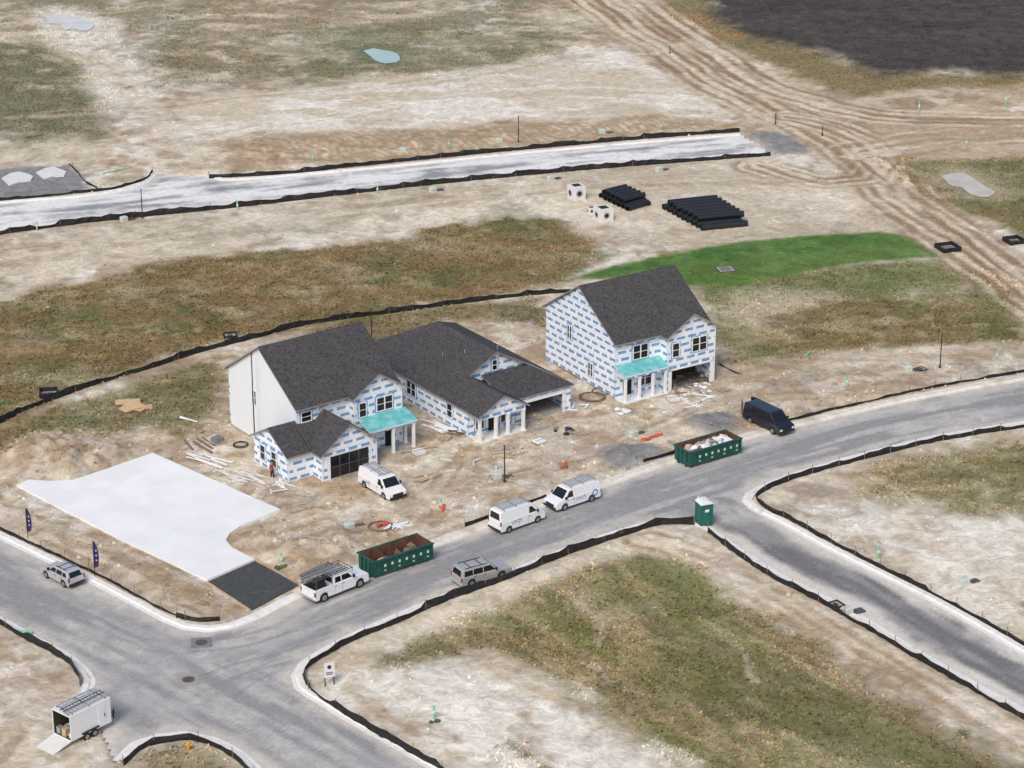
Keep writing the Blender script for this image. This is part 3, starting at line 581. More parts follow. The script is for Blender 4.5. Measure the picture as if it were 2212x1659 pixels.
silt([(670,1494),(705,1520),(766,1560),(856,1612),(966,1674),(1110,1760)],h=.7)
silt([(1528,1152),(1598,1206),(1678,1256),(1778,1308),(1876,1364),(1956,1412),(2096,1492),(2212,1558),(2400,1664)],h=.7)
silt([(2400,895),(2212,925),(2100,942),(2000,960),(1900,985),(1800,1011),(1702,1041),(1652,1062),(1634,1078),(1650,1099),(1705,1126),(1804,1180),(1920,1240),(2020,1290),(2120,1345),(2212,1397),(2400,1504)],h=.6)
silt([(268,1656),(303,1624),(350,1608),(410,1602),(466,1618),(512,1648),(548,1682)],h=.7)
silt([(1005,1140),(1060,1120),(1130,1094),(1180,1076)],h=.6)
silt([(1390,1002),(1430,990),(1470,978)],h=.6)
silt([(1690,915),(1760,898),(1850,877),(2000,843),(2212,806),(2400,774)],h=.45)
silt([(1552,790),(1575,802),(1600,812)],h=.32)
silt([(210,410),(185,395),(165,372),(150,358)],h=.4)
# ---------------------------------------------------------------- houses
TW=.15
def wall(parent,ox,oy,rot,L,z0,z1,openings=(),gable=None,m=M_wrap,trim=False,name='wall'):
    b=B(); s0,s1=(TW+.002,L-TW-.002) if trim else (0,L)
    S=sorted({s0,s1,*[o[0] for o in openings],*[o[1] for o in openings]});Z=sorted({z0,z1,*[o[2] for o in openings],*[o[3] for o in openings]})
    for i in range(len(S)-1):
        for j in range(len(Z)-1):
            cx,cz=(S[i]+S[i+1])/2,(Z[j]+Z[j+1])/2
            if any(o[0]<cx<o[1] and o[2]<cz<o[3] for o in openings): continue
            b.box(S[i],S[i+1],0,TW,Z[j],Z[j+1])
    if gable: b.prism(gable,0,TW)
    return b.obj(name,m,parent,(ox,oy,0),rot)
def window(parent,ox,oy,rot,s,zc,w,h,n=1,tape=True):
    wx=ox+s*math.cos(rot);wy=oy+s*math.sin(rot); f=B(); t=.09
    f.box(-w/2-t,w/2+t,-.07,-.009,-h/2-t,-h/2); f.box(-w/2-t,w/2+t,-.07,-.009,h/2,h/2+t)
    f.box(-w/2-t,-w/2,-.07,-.009,-h/2,h/2); f.box(w/2,w/2+t,-.07,-.009,-h/2,h/2)
    for i in range(1,n): x=-w/2+w*i/n; f.box(x-.06,x+.06,-.065,-.009,-h/2,h/2)
    f.box(-w/2,w/2,-.055,-.010,-.025,.025)
    if tape: f.box(-w/2-.22,w/2+.22,-.008,-.002,-h/2-.2,h/2+.2,1)
    o=f.obj('window',[M_trim,M_tape],parent,(wx,wy,zc),rot)
    g=B(); g.box(-w/2+.002,w/2-.002,-.03,-.0095,-h/2+.002,h/2-.002); g.obj('pane',M_glass,o)
def roofobj(parent,planes,th=.16,name='roof'):
    b=B()
    for p in planes: b.plate(p,th,0,1)
    return b.obj(name,[M_shingle,M_fascia],parent)
def gab_x(x0,x1,y0,y1,ze,sl,oe=.4):
    ym=(y0+y1)/2; zr=ze+sl*(ym-y0)+.16
    return [[(x0,y0-oe,ze-sl*oe+.16),(x1,y0-oe,ze-sl*oe+.16),(x1,ym,zr),(x0,ym,zr)],[(x0,ym,zr),(x1,ym,zr),(x1,y1+oe,ze-sl*oe+.16),(x0,y1+oe,ze-sl*oe+.16)]]
def gab_y(x0,x1,y0,y1,ze,sl,oe=.35):
    xm=(x0+x1)/2; zr=ze+sl*(xm-x0)+.16
    return [[(x0-oe,y0,ze-sl*oe+.16),(xm,y0,zr),(xm,y1,zr),(x0-oe,y1,ze-sl*oe+.16)],[(xm,y0,zr),(x1+oe,y0,ze-sl*oe+.16),(x1+oe,y1,ze-sl*oe+.16),(xm,y1,zr)]]
def column(parent,x,y,z0,z1,s=.12):
    b=B(); b.box(x-s,x+s,y-s,y+s,z0,z1); b.box(x-s-.04,x+s+.04,y-s-.04,y+s+.04,z0-.002,z0+.15); b.box(x-s-.04,x+s+.04,y-s-.04,y+s+.04,z1-.12,z1+.002); b.obj('column',M_trim,parent)
def slabpart(parent,x0,x1,y0,y1,z1=.2,m=M_floor,name='foundation'):
    b=B(); b.box(x0,x1,y0,y1,-.3,z1); return b.obj(name,m,parent)
def corner(parent,x,y,z0,z1,dx,dy):
    b=B(); b.box(min(x,x+dx),max(x,x+dx),y-.022,y-.003,z0,z1); b.obj('corner_board',M_trim,parent)
def vent(parent,x,y,z):
    b=B(); b.cyl((x,y,z-.3),(x,y,z+.35),.06,8); b.obj('vent_pipe',M_alu,parent)
H90=math.pi/2
def house(px,py,deg,label):
    x,y=G(px,py); o=empty('house',(x,y,.05),math.radians(deg)); return tag(o,label,'house','new houses under construction')
# --- two-storey wrapped house
h=house(1328,864,32.5,'two-storey house in printed white house wrap with teal porch roof')
W,D,E,SL=11.2,12.5,6.0,.64
wall(h,0,D,-H90,D,.2,E,gable=[(0,E),(D,E),(D/2,E+SL*D/2)],trim=True)
window(h,0,D,-H90,4.4,4.55,.75,1.35,2); window(h,0,D,-H90,8.2,1.75,.75,1.35,2)
wall(h,0,0,0,5.3,.2,E); wall(h,W,D,2*H90,W,.2,E)
wall(h,W,-1.4,H90,D+1.4,.2,E,gable=[(1.4,E),(D+1.4,E),(D/2+1.4,E+SL*D/2)],trim=True)
wall(h,5.3,-1.4,0,5.9,.0,E,openings=[(.55,5.35,0,2.25)],gable=[(0,E),(5.9,E),(2.95,E+.62*2.95)])
wall(h,5.3,0,-H90,1.4,.2,E,trim=False).scale=(.89,1,1)
window(h,0,0,0,3.0,4.5,1.7,1.4,2); window(h,5.3,-1.4,0,1.0,4.4,.75,1.4,1); window(h,5.3,-1.4,0,3.9,4.5,1.7,1.4,2)
window(h,0,0,0,3.6,1.6,1.5,1.5,2)
corner(h,0,0,3.7,E,.14,0); corner(h,5.3,-1.4,2.95,E,.14,0); corner(h,W,-1.4,0.1,E,-.14,0)
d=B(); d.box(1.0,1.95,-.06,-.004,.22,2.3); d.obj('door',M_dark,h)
roofobj(h,gab_x(-.3,W+.3,0,D,E,SL)); roofobj(h,gab_y(5.3,W,-1.75,2.9,E,.62))
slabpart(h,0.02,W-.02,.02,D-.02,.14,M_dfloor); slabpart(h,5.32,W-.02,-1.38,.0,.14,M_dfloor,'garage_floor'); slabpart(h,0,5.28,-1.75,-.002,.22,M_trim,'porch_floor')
for xx in (.2,1.9,3.5,5.05): column(h,xx,-1.5,.22,2.6)
b=B(); b.box(0,5.28,-1.66,-1.38,2.6,2.92); b.box(0,.2,-1.38,-.003,2.6,2.92); b.obj('porch_beam',M_wrap,h)
b=B(); b.plate([(-.15,-1.75,2.97),(5.28,-1.75,2.97),(5.28,-.003,3.6),(-.15,-.003,3.6)],.1,0,1); b.obj('porch_roof',[M_teal,M_trim],h)
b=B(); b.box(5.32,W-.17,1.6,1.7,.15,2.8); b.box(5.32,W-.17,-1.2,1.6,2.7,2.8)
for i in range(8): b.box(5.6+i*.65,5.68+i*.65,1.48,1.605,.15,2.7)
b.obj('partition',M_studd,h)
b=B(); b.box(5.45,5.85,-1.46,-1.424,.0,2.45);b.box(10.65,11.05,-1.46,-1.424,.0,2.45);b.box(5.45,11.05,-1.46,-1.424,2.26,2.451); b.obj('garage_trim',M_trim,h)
vent(h,4,8,9.0); vent(h,7,7.6,9.3)
# --- left house, two storeys, projecting garage
h=house(645,1011,36,'two-storey house with white siding gable and projecting garage')
W=11.0
wall(h,0,D,-H90,D,.2,E,gable=[(0,E),(D,E),(D/2,E+SL*D/2)],trim=True,m=M_siding)
window(h,0,D,-H90,4.8,4.5,.7,1.35,2,False)
wall(h,0,0,0,5.6,.2,E); wall(h,W,D,2*H90,W,.2,E)
wall(h,W,-1.0,H90,D+1.0,.2,E,gable=[(1.0,E),(D+1.0,E),(D/2+1.0,E+SL*D/2)],trim=True)
wall(h,5.6,-1.0,0,W-5.6,.2,E,gable=[(0,E),(W-5.6,E),((W-5.6)/2,E+.65*(W-5.6)/2)])
wall(h,5.6,0,-H90,1.0,.2,E).scale=(.84,1,1)
window(h,5.6,-1.0,0,.95,4.55,.7,1.35,1); window(h,5.6,-1.0,0,3.4,4.65,1.7,1.3,2); window(h,0,0,0,1.0,4.9,1.0,.9,1)
window(h,5.6,-1.0,0,1.6,1.5,1.0,1.6,1)
corner(h,5.6,-1.0,3.0,E,.14,0); corner(h,W,-1.0,.2,E,-.14,0)
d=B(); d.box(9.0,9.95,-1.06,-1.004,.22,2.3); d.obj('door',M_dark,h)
roofobj(h,gab_x(-.3,W+.3,0,D,E,SL)); roofobj(h,gab_y(5.6,W,-1.35,2.4,E,.65))
slabpart(h,0.02,W-.02,.02,D-.02)
slabpart(h,6.1,11.3,-2.9,-1.01,.2,M_floor,'porch_floor')
for xx in (6.4,8.8,11.1): column(h,xx,-2.7,.2,2.7)
column(h,11.1,-1.3,.2,2.7)
b=B(); b.box(6.25,11.25,-2.85,-2.56,2.7,3.0); b.box(10.97,11.25,-2.56,-1.01,2.7,3.0); b.obj('porch_beam',M_wrap,h)
b=B(); b.plate([(6.0,-3.0,3.05),(11.4,-3.0,3.05),(11.3,-1.003,3.75),(6.0,-1.003,3.75)],.1,0,1); b.obj('porch_roof',[M_teal,M_trim],h)
EG=2.8
wall(h,-2.7,3.4,-H90,6.0,.15,EG,gable=[(0,EG),(6.0,EG),(3.0,EG+1.65)],trim=True)
wall(h,-2.7,-2.6,0,2.7,.15,EG); wall(h,-.002,3.4,2*H90,2.698,.15,EG)
wall(h,0,-4.2,0,6.0,.0,EG,openings=[(.9,5.1,0,2.3)],gable=[(0,EG),(6,EG),(3,EG+.74*3)])
wall(h,0,-2.6,-H90,1.6,.15,EG).scale=(.9,1,1)
wall(h,6.0,-4.2,H90,3.2,.15,EG,trim=True)
corner(h,-2.7,-2.6,.15,EG-.1,.14,0); corner(h,0,-4.2,.1,EG,.14,0); corner(h,6.0,-4.2,.1,EG,-.14,0)
window(h,-2.7,3.4,-H90,1.6,1.6,.8,1.4,1); window(h,-2.7,3.4,-H90,3.6,1.6,.8,1.4,1)
roofobj(h,[[(-3.0,-3.0,EG-.22+.16),(3.0,-3.0,EG-.22+.16),(3.0,.4,EG+1.65+.16),(-3.0,.4,EG+1.65+.16)],[(-3.0,.4,EG+1.81),(-.003,.4,EG+1.81),(-.003,3.8,EG-.06),(-3.0,3.8,EG-.06)]])
roofobj(h,gab_y(0,6.0,-4.55,-.003,EG,.74))
slabpart(h,-2.68,-.0,-2.58,3.38,.15); slabpart(h,.02,5.98,-4.18,-.01,.1,M_floor,'garage_floor')
b=B(); b.box(.9,5.1,-4.09,-4.05,.1,2.3); gd=b.obj('garage_door',M_glass,h)
b=B()
for i in range(5): b.box(.88+i*1.04,.95+i*1.04,-4.16,-4.091,.1,2.3)
b.box(.9,5.1,-4.15,-4.0915,1.15,1.2); b.obj('door_frame',M_steel,gd)
b=B(); b.box(.6,.88,-4.25,-4.224,0,2.5);b.box(5.12,5.4,-4.25,-4.224,0,2.5);b.box(.6,5.4,-4.25,-4.224,2.4,2.501); b.obj('garage_trim',M_trim,h)
vent(h,3,8,8.9)
def ladder_mesh(L,w=.42,n=None):
    b=B(); b.box(0,L,-w/2,-w/2+.05,0,.08); b.box(0,L,w/2-.05,w/2,0,.08); n=n or int(L/.32)
    for i in range(n): x=.16+i*(L-.3)/max(1,n-1); b.box(x-.02,x+.02,-w/2+.045,w/2-.045,.025,.055)
    return b
def place_between(o,p,q):
    p=Vector(p);q=Vector(q); d=(q-p); o.location=p; o.rotation_mode='QUATERNION'; o.rotation_quaternion=d.to_track_quat('X','Z')
hm=Matrix.Translation(h.location)@Matrix.Rotation(h.rotation_euler[2],4,'Z')
o=ladder_mesh(2.4,.30).obj('ladder',M_brick); place_between(o,hm@Vector((2.2,-1.2,4.25)),hm@Vector((2.35,-.12,6.25))); tag(o,'brown ladder standing on lower roof against the eave','ladder')
o=ladder_mesh(3.3,.38).obj('ladder',M_steel); place_between(o,hm@Vector((-.55,-2.9,3.0)),hm@Vector((-.5,0.2,4.7))); tag(o,'dark ladder lying on the low garage roof','ladder')
# --- middle single-storey house
h=house(1035,960,35,'long single-storey house in printed house wrap with dark shingles')
W=12.0; E=2.8; s=.55; oh=.3
zz=lambda x: E+s*x+.16
wall(h,0,22,-H90,20.2,.15,E,trim=True); wall(h,W,1.7,H90,20.3,.15,E,trim=True); wall(h,W,22,2*H90,W,.15,E)
wall(h,0,1.8,0,5.4,.15,E); wall(h,5.42,1.7,0,W-5.42,0,E,openings=[(.95,5.65,0,2.05)])
b=B(); b.prism([(0,2.35),(5.4,2.35),(5.4,E),(2.7,E+s*2.7),(0,E)],0,TW); b.obj('wall',M_wrap,h)
b=B(); b.box(0,.2,TW+.003,1.797,2.35,2.8);b.box(5.2,5.4,TW+.003,1.69,2.35,2.8); b.box(.2,5.2,TW+.003,TW+.02,2.6,2.78); b.obj('porch_beam',M_trim,h)
b=B(); b.prism([(2.3,3.5),(10.4,3.5),(9.95,3.85),(6,6.02),(2.6,4.15)],6.1,6.2); b.obj('wall',M_wrap,h)
window(h,0,6.1,0,6.0,4.75,.5,1.0,1)
roofobj(h,[[(-oh,22.3,zz(-oh)),(-oh,-.35,zz(-oh)),(2.7,-.35,zz(2.7)),(2.7,5.7,zz(2.7)),(6,5.7,zz(6)),(6,16,zz(6))],
 [(6,16,zz(6)),(6,5.7,zz(6)),(10,5.7,zz(2)),(12.3,1.5,zz(-oh)),(12.3,22.3,zz(-oh))],
 [(6,16,zz(6)),(12.3,22.3,zz(-oh)),(-oh,22.3,zz(-oh))],
 [(2.7,-.35,zz(2.7)),(5.7,-.35,zz(-oh)),(5.7,6.05,zz(-oh)),(2.7,6.05,zz(2.7))],
 [(4.4,1.5,zz(-oh)-.01),(12.3,1.5,zz(-oh)-.01),(10.0,6.08,zz(2)-.01),(4.4,6.08,zz(2)-.01)]])
slabpart(h,.02,W-.02,1.9,21.98,.15); slabpart(h,0,5.4,-.2,1.79,.18,M_conc,'porch_floor')
for xx in (.15,2.0,3.4,5.2): column(h,xx,.1,.18,2.35,.13)
window(h,0,1.8,0,1.3,1.5,.9,1.7,1); window(h,0,1.8,0,4.3,1.5,1.1,1.6,2)
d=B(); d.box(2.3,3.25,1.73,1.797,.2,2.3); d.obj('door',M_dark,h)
window(h,0,22,-H90,10.2,1.75,1.5,1.35,2); window(h,0,22,-H90,17,1.75,.8,1.3,1); window(h,0,22,-H90,3,1.75,.8,1.3,1)
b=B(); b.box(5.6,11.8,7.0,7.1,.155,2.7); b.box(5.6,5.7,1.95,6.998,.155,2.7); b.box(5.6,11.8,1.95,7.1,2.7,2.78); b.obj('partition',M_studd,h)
b=B(); b.box(6.17,6.37,1.64,1.697,0,2.2);b.box(11.07,11.27,1.64,1.697,0,2.2);b.box(6.17,11.27,1.64,1.697,2.06,2.201); b.obj('garage_trim',M_trim,h)
vent(h,4.5,9,5.4); vent(h,8,8.5,5.2); vent(h,3.2,11,4.7)
# ---------------------------------------------------------------- vehicles
def arch(xw,z0,ra,zc):
    return [(xw-ra,z0)]+[(xw-ra*math.cos(math.pi*k/8),max(z0,zc+ra*math.sin(math.pi*k/8))) for k in range(9)]+[(xw+ra,z0)]
WHEELC={}
def wheels(root,wb,Wd,r):
    for sx in (-1,1):
        for sy in (-1,1):
            key=(r,sy)
            if key in WHEELC:
                w=WHEELC[key].copy(); COL.objects.link(w); w.parent=root
                for ch in WHEELC[key].children: k=ch.copy(); COL.objects.link(k); k.parent=w
            else:
                b=B(); b.cyl((0,-.12,0),(0,.12,0),r,20); w=b.obj('wheel',M_rubber,root,bevel=.03)
                b=B(); b.cyl((0,sy*.10,0),(0,sy*.135,0),r*.6,14); b.cyl((0,sy*.13,0),(0,sy*.16,0),r*.2,8); b.obj('rim',M_rim,w); WHEELC[key]=w
            w.location=(sx*wb/2,sy*(Wd/2-.13),r)
def vehicle(spec,pr,pf,label,cat,paint,z0=0.0,k=1.0):
    S=spec; a=Vector(G(*pr));b_=Vector(G(*pf)); d=(b_-a).normalized(); n=Vector((-d.y,d.x))
    if n.y<0: n=-n
    c=(a+b_)/2+n*(S['W']/2-.1)*k
    root=empty(S['name'],(c.x,c.y,z0),math.atan2(d.y,d.x)); root.scale=(k,k,k); tag(root,label,cat)
    wb,Wd,r=S['wb'],S['W'],S['r']; zb=S['belt']; re,fr=S['rear'],S['front']; zl=.34
    poly=[(re,.45),(re+.05,zl)]+arch(-wb/2,zl,r+.09,r)+arch(wb/2,zl,r+.09,r)+[(fr-.1,zl),(fr,.45)]+S['top'][::-1]
    bd=B(); bd.prism(poly,-Wd/2,Wd/2)
    up=S['up']; zt=max(p[1] for p in up); tum=S.get('tum',.14)
    hw=lambda z: Wd/2-.03-tum*max(0,(z-zb))/(zt-zb)
    up2=[(x,zz_-.02 if i in (0,len(up)-1) else zz_) for i,(x,zz_) in enumerate(up)]
    bd.obj('body',paint,root,bevel=.055)
    ub=B(); ub.prism(up2,0,0,0,hw=hw); ub.obj('cabin',paint,root,bevel=.05)
    u=B(); u.box(re+.15,fr-.2,-Wd/2+.26,Wd/2-.26,.22,.7); u.obj('chassis',M_dark,root)
    for poly in S['side']:
        for sy in (-1,1):
            g=B(); o_=[(x,sy*(hw(z)+.004),z) for x,z in poly]; i_=[(x,sy*(hw(z)-.02),z) for x,z in poly]; g.loop(i_,o_); g.obj('window',M_glass,root)
    def quad(p,q,ins,sgn):
        dx,dz=q[0]-p[0],q[1]-p[1]; L=math.hypot(dx,dz); nx_,nz_=dz/L*sgn,-dx/L*sgn
        if nx_*sgn<0: nx_,nz_=-nx_,-nz_
        A=(p[0]+dx*.08,p[1]+dz*.08);Bq=(p[0]+dx*.93,p[1]+dz*.93)
        out=[]
        for k_ in (-.01,.018):
            a1=(A[0]+nx_*k_,A[1]+nz_*k_);b1=(Bq[0]+nx_*k_,Bq[1]+nz_*k_); out.append([(a1[0],-hw(A[1])+ins,a1[1]),(a1[0],hw(A[1])-ins,a1[1]),(b1[0],hw(Bq[1])-ins,b1[1]),(b1[0],-hw(Bq[1])+ins,b1[1])])
        g=B(); g.loop(out[0],out[1]); return g
    quad(up[-1],up[-2],.10,1).obj('windshield',M_glass,root)
    quad((up[0][0],max(zb,S.get('rwz',zb))),up[1],.22,-1).obj('rear_window',M_glass,root)
    wheels(root,wb,Wd,r)
    ft=S['top'][-1]
    g=B(); g.box(fr-.02,fr+.03,-Wd/2+.42,Wd/2-.42,.55,ft[1]-.05); g.obj('grille',M_black,root)
    for sy in (-1,1):
        g=B(); g.box(fr-.12,fr+.025,min(sy*(Wd/2-.38),sy*(Wd/2-.06)),max(sy*(Wd/2-.38),sy*(Wd/2-.06)),ft[1]-.26,ft[1]-.06); g.obj('headlight',M_lamp,root,bevel=.02)
        tz=S.get('tz',.95); g=B(); g.box(re-.02,re+.08,min(sy*(Wd/2-.16),sy*(Wd/2+.01)),max(sy*(Wd/2-.16),sy*(Wd/2+.01)),tz-.2,tz+.22); g.obj('tail_light',M_red,root,bevel=.015)
        mx=up[-1][0]-.35; g=B(); g.box(mx-.08,mx+.1,min(sy*(Wd/2),sy*(Wd/2+.2)),max(sy*(Wd/2),sy*(Wd/2+.2)),zb+.05,zb+.32); g.obj('mirror',M_black,root,bevel=.03)
        for dxp in S.get('seams',()):
            g=B(); g.box(dxp-.012,dxp+.012,min(sy*(Wd/2-.01),sy*(Wd/2+.004)),max(sy*(Wd/2-.01),sy*(Wd/2+.004)),.5,zb-.06)
            g.box(dxp+.06,dxp+.24,min(sy*(Wd/2-.01),sy*(Wd/2+.02)),max(sy*(Wd/2-.01),sy*(Wd/2+.02)),zb-.2,zb-.15); g.box(dxp+.0125,dxp+.061,min(sy*(Wd/2-.01),sy*(Wd/2+.003)),max(sy*(Wd/2-.01),sy*(Wd/2+.003)),zb-.18,zb-.17); g.obj('door_handle',M_black,root)
    g=B(); g.box(fr-.06,fr+.09,-Wd/2+.03,Wd/2-.03,.38,.56); g.obj('bumper',S.get('bm',M_black),root,bevel=.03)
    g=B(); g.box(re-.09,re+.06,-Wd/2+.03,Wd/2-.03,.38,.56); g.obj('bumper',S.get('bm',M_black),root,bevel=.03)
    return root,S
def rack(root,x0,x1,w,z,lad=2,m=M_steel):
    b=B(); n=3
    for i in range(n):
        x=x0+.2+(x1-x0-.4)*i/(n-1); b.cyl((x,-w,z+.14),(x,w,z+.14),.025,6); b.cyl((x,-w,z-.03),(x,-w,z+.14),.025,6); b.cyl((x,w,z-.03),(x,w,z+.14),.025,6)
    r=b.obj('roof_rack',m,root)
    for k in range(lad):
        l=ladder_mesh(x1-x0-.2*k,.4).obj('ladder',M_alu,r); l.location=(x0+.1*k,-w*.5+k*w*.95,z+.17)
def textmesh(s,size,m,parent,loc,rot,ext=.004):
    cu=bpy.data.curves.new('t','FONT'); cu.body=s; cu.size=size; cu.extrude=ext; cu.align_x='CENTER'; cu.align_y='CENTER'
    t=bpy.data.objects.new('t',cu); COL.objects.link(t); dg=bpy.context.evaluated_depsgraph_get(); me=bpy.data.meshes.new_from_object(t.evaluated_get(dg)); bpy.data.objects.remove(t)
    o=bpy.data.objects.new('lettering',me); COL.objects.link(o); me.materials.clear(); me.materials.append(m); o.parent=parent; o.location=loc; o.rotation_euler=rot; return o
VAN=dict(name='van',wb=3.43,W=2.0,r=.37,belt=1.2,rear=-2.85,front=2.85,top=[(-2.85,1.2),(2.02,1.22),(2.7,1.03),(2.83,.9)],seams=(.55,-.9),
 up=[(-2.83,1.2),(-2.78,1.98),(-2.6,2.08),(1.0,2.08),(1.2,2.02),(2.0,1.22)],side=[[(.65,1.28),(1.55,1.28),(1.08,1.88),(.7,1.9)]],rwz=1.3)
PVAN=dict(VAN,side=[[(.65,1.28),(1.55,1.28),(1.08,1.88),(.7,1.9)],[(-.55,1.28),(.5,1.28),(.5,1.9),(-.55,1.9)],[(-1.6,1.28),(-.7,1.28),(-.7,1.9),(-1.6,1.9)],[(-2.6,1.28),(-1.75,1.28),(-1.75,1.9),(-2.55,1.9)]],bm=M_black)
TRAN=dict(name='van',wb=3.75,W=2.05,r=.36,belt=1.3,rear=-2.95,front=2.85,top=[(-2.95,1.3),(2.1,1.35),(2.7,1.1),(2.83,.85)],seams=(.65,-.6),
 up=[(-2.93,1.3),(-2.88,2.3),(-2.65,2.44),(.9,2.42),(1.3,2.3),(2.1,1.35)],side=[[(.75,1.4),(1.75,1.4),(1.2,2.03),(.8,2.06)]],rwz=1.5,tz=1.2,tum=.18)
SUVL=dict(name='parked_car',wb=3.3,W=2.0,r=.39,belt=1.15,rear=-2.75,front=2.75,top=[(-2.75,1.15),(1.3,1.17),(2.6,1.06),(2.73,.92)],seams=(-.35,-1.4),
 up=[(-2.72,1.15),(-2.58,1.78),(-2.4,1.88),(.35,1.88),(.55,1.82),(1.3,1.17)],side=[[(-2.4,1.22),(-1.5,1.22),(-1.5,1.72),(-2.35,1.72)],[(-1.4,1.22),(-.4,1.22),(-.4,1.74),(-1.4,1.74)],[(-.3,1.22),(.95,1.22),(.45,1.74),(-.3,1.74)]],bm=M_tan)
SUVS=dict(name='parked_car',wb=2.75,W=1.88,r=.36,belt=1.05,rear=-2.25,front=2.3,top=[(-2.25,1.05),(1.1,1.07),(2.1,.92),(2.28,.78)],seams=(-.25,-1.15),
 up=[(-2.2,1.05),(-1.85,1.55),(-1.6,1.66),(.1,1.66),(.35,1.6),(1.1,1.07)],side=[[(-1.85,1.12),(-1.25,1.12),(-1.25,1.5),(-1.7,1.5)],[(-1.15,1.12),(-.3,1.12),(-.3,1.52),(-1.15,1.52)],[(-.2,1.12),(.75,1.12),(.25,1.52),(-.2,1.52)]],bm=M_black)
PICK=dict(name='pickup_truck',wb=4.0,W=2.0,r=.41,belt=1.3,rear=-3.0,front=3.0,top=[(-3.0,.98),(-.95,.98),(-.95,1.3),(1.55,1.32),(2.85,1.18),(2.98,1.0)],seams=(0,-.85),
 up=[(-.93,1.3),(-.88,1.88),(-.7,1.96),(.75,1.96),(.92,1.9),(1.55,1.32)],side=[[(-.75,1.38),(-.1,1.38),(-.1,1.85),(-.7,1.85)],[(.02,1.38),(1.15,1.38),(.75,1.84),(.02,1.85)]],bm=M_alu)
v,_=vehicle(VAN,(785,1054),(833,1083),'white cargo van with ladder rack parked outside a garage','van',M_white,.08,.92); rack(v,-2.4,.9,.8,2.08)
textmesh('UFCO',.36,M_blue,v,(-1.0,-1.012,.85),(H90,0,0))
v,_=vehicle(TRAN,(1102,1150),(1158,1130),'tall white cargo van with ladders on its roof at the kerb','van',M_white,0,.88); rack(v,-2.5,1.0,.8,2.44)
textmesh('UFCO',.5,M_blue,v,(-.9,-1.035,1.0),(H90,0,0))
v,_=vehicle(VAN,(1277,1084),(1220,1103),'white cargo van with logo and roof ladders at the kerb','van',M_white,0,.91); rack(v,-2.5,.9,.8,2.08)
textmesh('UFCO',.4,M_blue,v,(-.2,1.012,.88),(H90,0,math.pi))
b=B(); b.cyl((-2.1,1.0,.95),(-2.1,1.012,.95),.36,20); b.cyl((-2.1,1.0,.95),(-2.1,1.018,.95),.22,16,1); b.obj('emblem',[M_blue,M_white],v)
v,_=vehicle(PVAN,(1618,914),(1672,940),'dark navy passenger van parked with rear doors open','van',M_navy,.02,.95)
for sy,a_ in ((-1,-.5),(1,.35)):
    g=B(); g.box(-.75,0,-.03,.03,.5,1.98); o=g.obj('rear_door',M_navy,v,(-2.87,sy*.97,0),a_,bevel=.02); g=B(); g.box(-.65,-.12,-.035,.035,1.3,1.85); g.obj('window',M_glass,o)
v,_=vehicle(SUVL,(1022,1267),(1080,1251),'large silver-grey sport utility vehicle parked at the kerb','car',M_tan,0,.90)
b=B(); b.box(-2.2,.2,-.72,-.68,1.87,1.95);b.box(-2.2,.2,.68,.72,1.87,1.95);b.box(-1.6,-1.55,-.69,.69,1.9,1.94);b.box(-.4,-.35,-.69,.69,1.9,1.94); b.obj('roof_rack',M_black,v)
v,_=vehicle(SUVS,(138,1268),(102,1249),'small silver crossover car parked beside the kerb','car',M_silver,0,.90)
b=B(); b.box(-1.5,.0,-.62,-.58,1.65,1.72);b.box(-1.5,.0,.58,.62,1.65,1.72);b.box(-1.2,-1.15,-.59,.59,1.68,1.71);b.box(-.3,-.25,-.59,.59,1.68,1.71); b.obj('roof_rack',M_black,v)
v,_=vehicle(PICK,(700,1300),(777,1269),'white pickup truck carrying a loaded ladder rack','truck',M_white,0,.97)
b=B(); b.box(-2.98,-.97,-1.0,-.9,.985,1.38);b.box(-2.98,-.97,.9,1.0,.985,1.38);b.box(-3.0,-2.93,-.9,.9,.985,1.379);b.box(-1.05,-.97,-.9,.9,.985,1.36); b.obj('truck_bed',M_white,v,bevel=.015)
b=B(); b.box(-2.9,-1.1,-.85,.85,1.0,1.05,0); b.box(-2.7,-1.6,-.75,.2,1.04,1.6); b.box(-1.9,-1.15,.0,.75,1.04,1.52); b.box(-2.75,-2.1,.1,.75,1.04,1.45); b.obj('cargo',M_black,v)
b=B()
for x in (-2.8,-1.1):
    for sy in (-1,1): b.cyl((x,sy*.95,1.35),(x,sy*.9,2.2),.04,6)
    b.cyl((x,-.95,2.2),(x,.95,2.2),.04,6)
for sy in (-1,1): b.cyl((-3.2,sy*.9,2.22),(1.3,sy*.9,2.22),.04,6); b.cyl((1.2,sy*.9,1.9),(1.2,sy*.9,2.22),.03,6)
b.cyl((1.2,-.9,2.22),(1.2,.9,2.22),.04,6); rk=b.obj('ladder_rack',M_steel,v)
for k in range(5):
    l=ladder_mesh(4.9-.4*k,.42).obj('ladder',M_alu if k%2 else M_steel,rk); l.location=(-4.1+.25*k,-.6+.3*k,2.28+.09*(k%3)); l.rotation_euler=(0,0,U(-.04,.04))
for k in range(4):
    l=B(); l.cyl((-3.9+.2*k,-.3+.28*k,2.5),(.4-.3*k,-.28+.27*k,2.5),.06,8); l.obj('conduit',M_alu if k%2 else M_stone,rk)
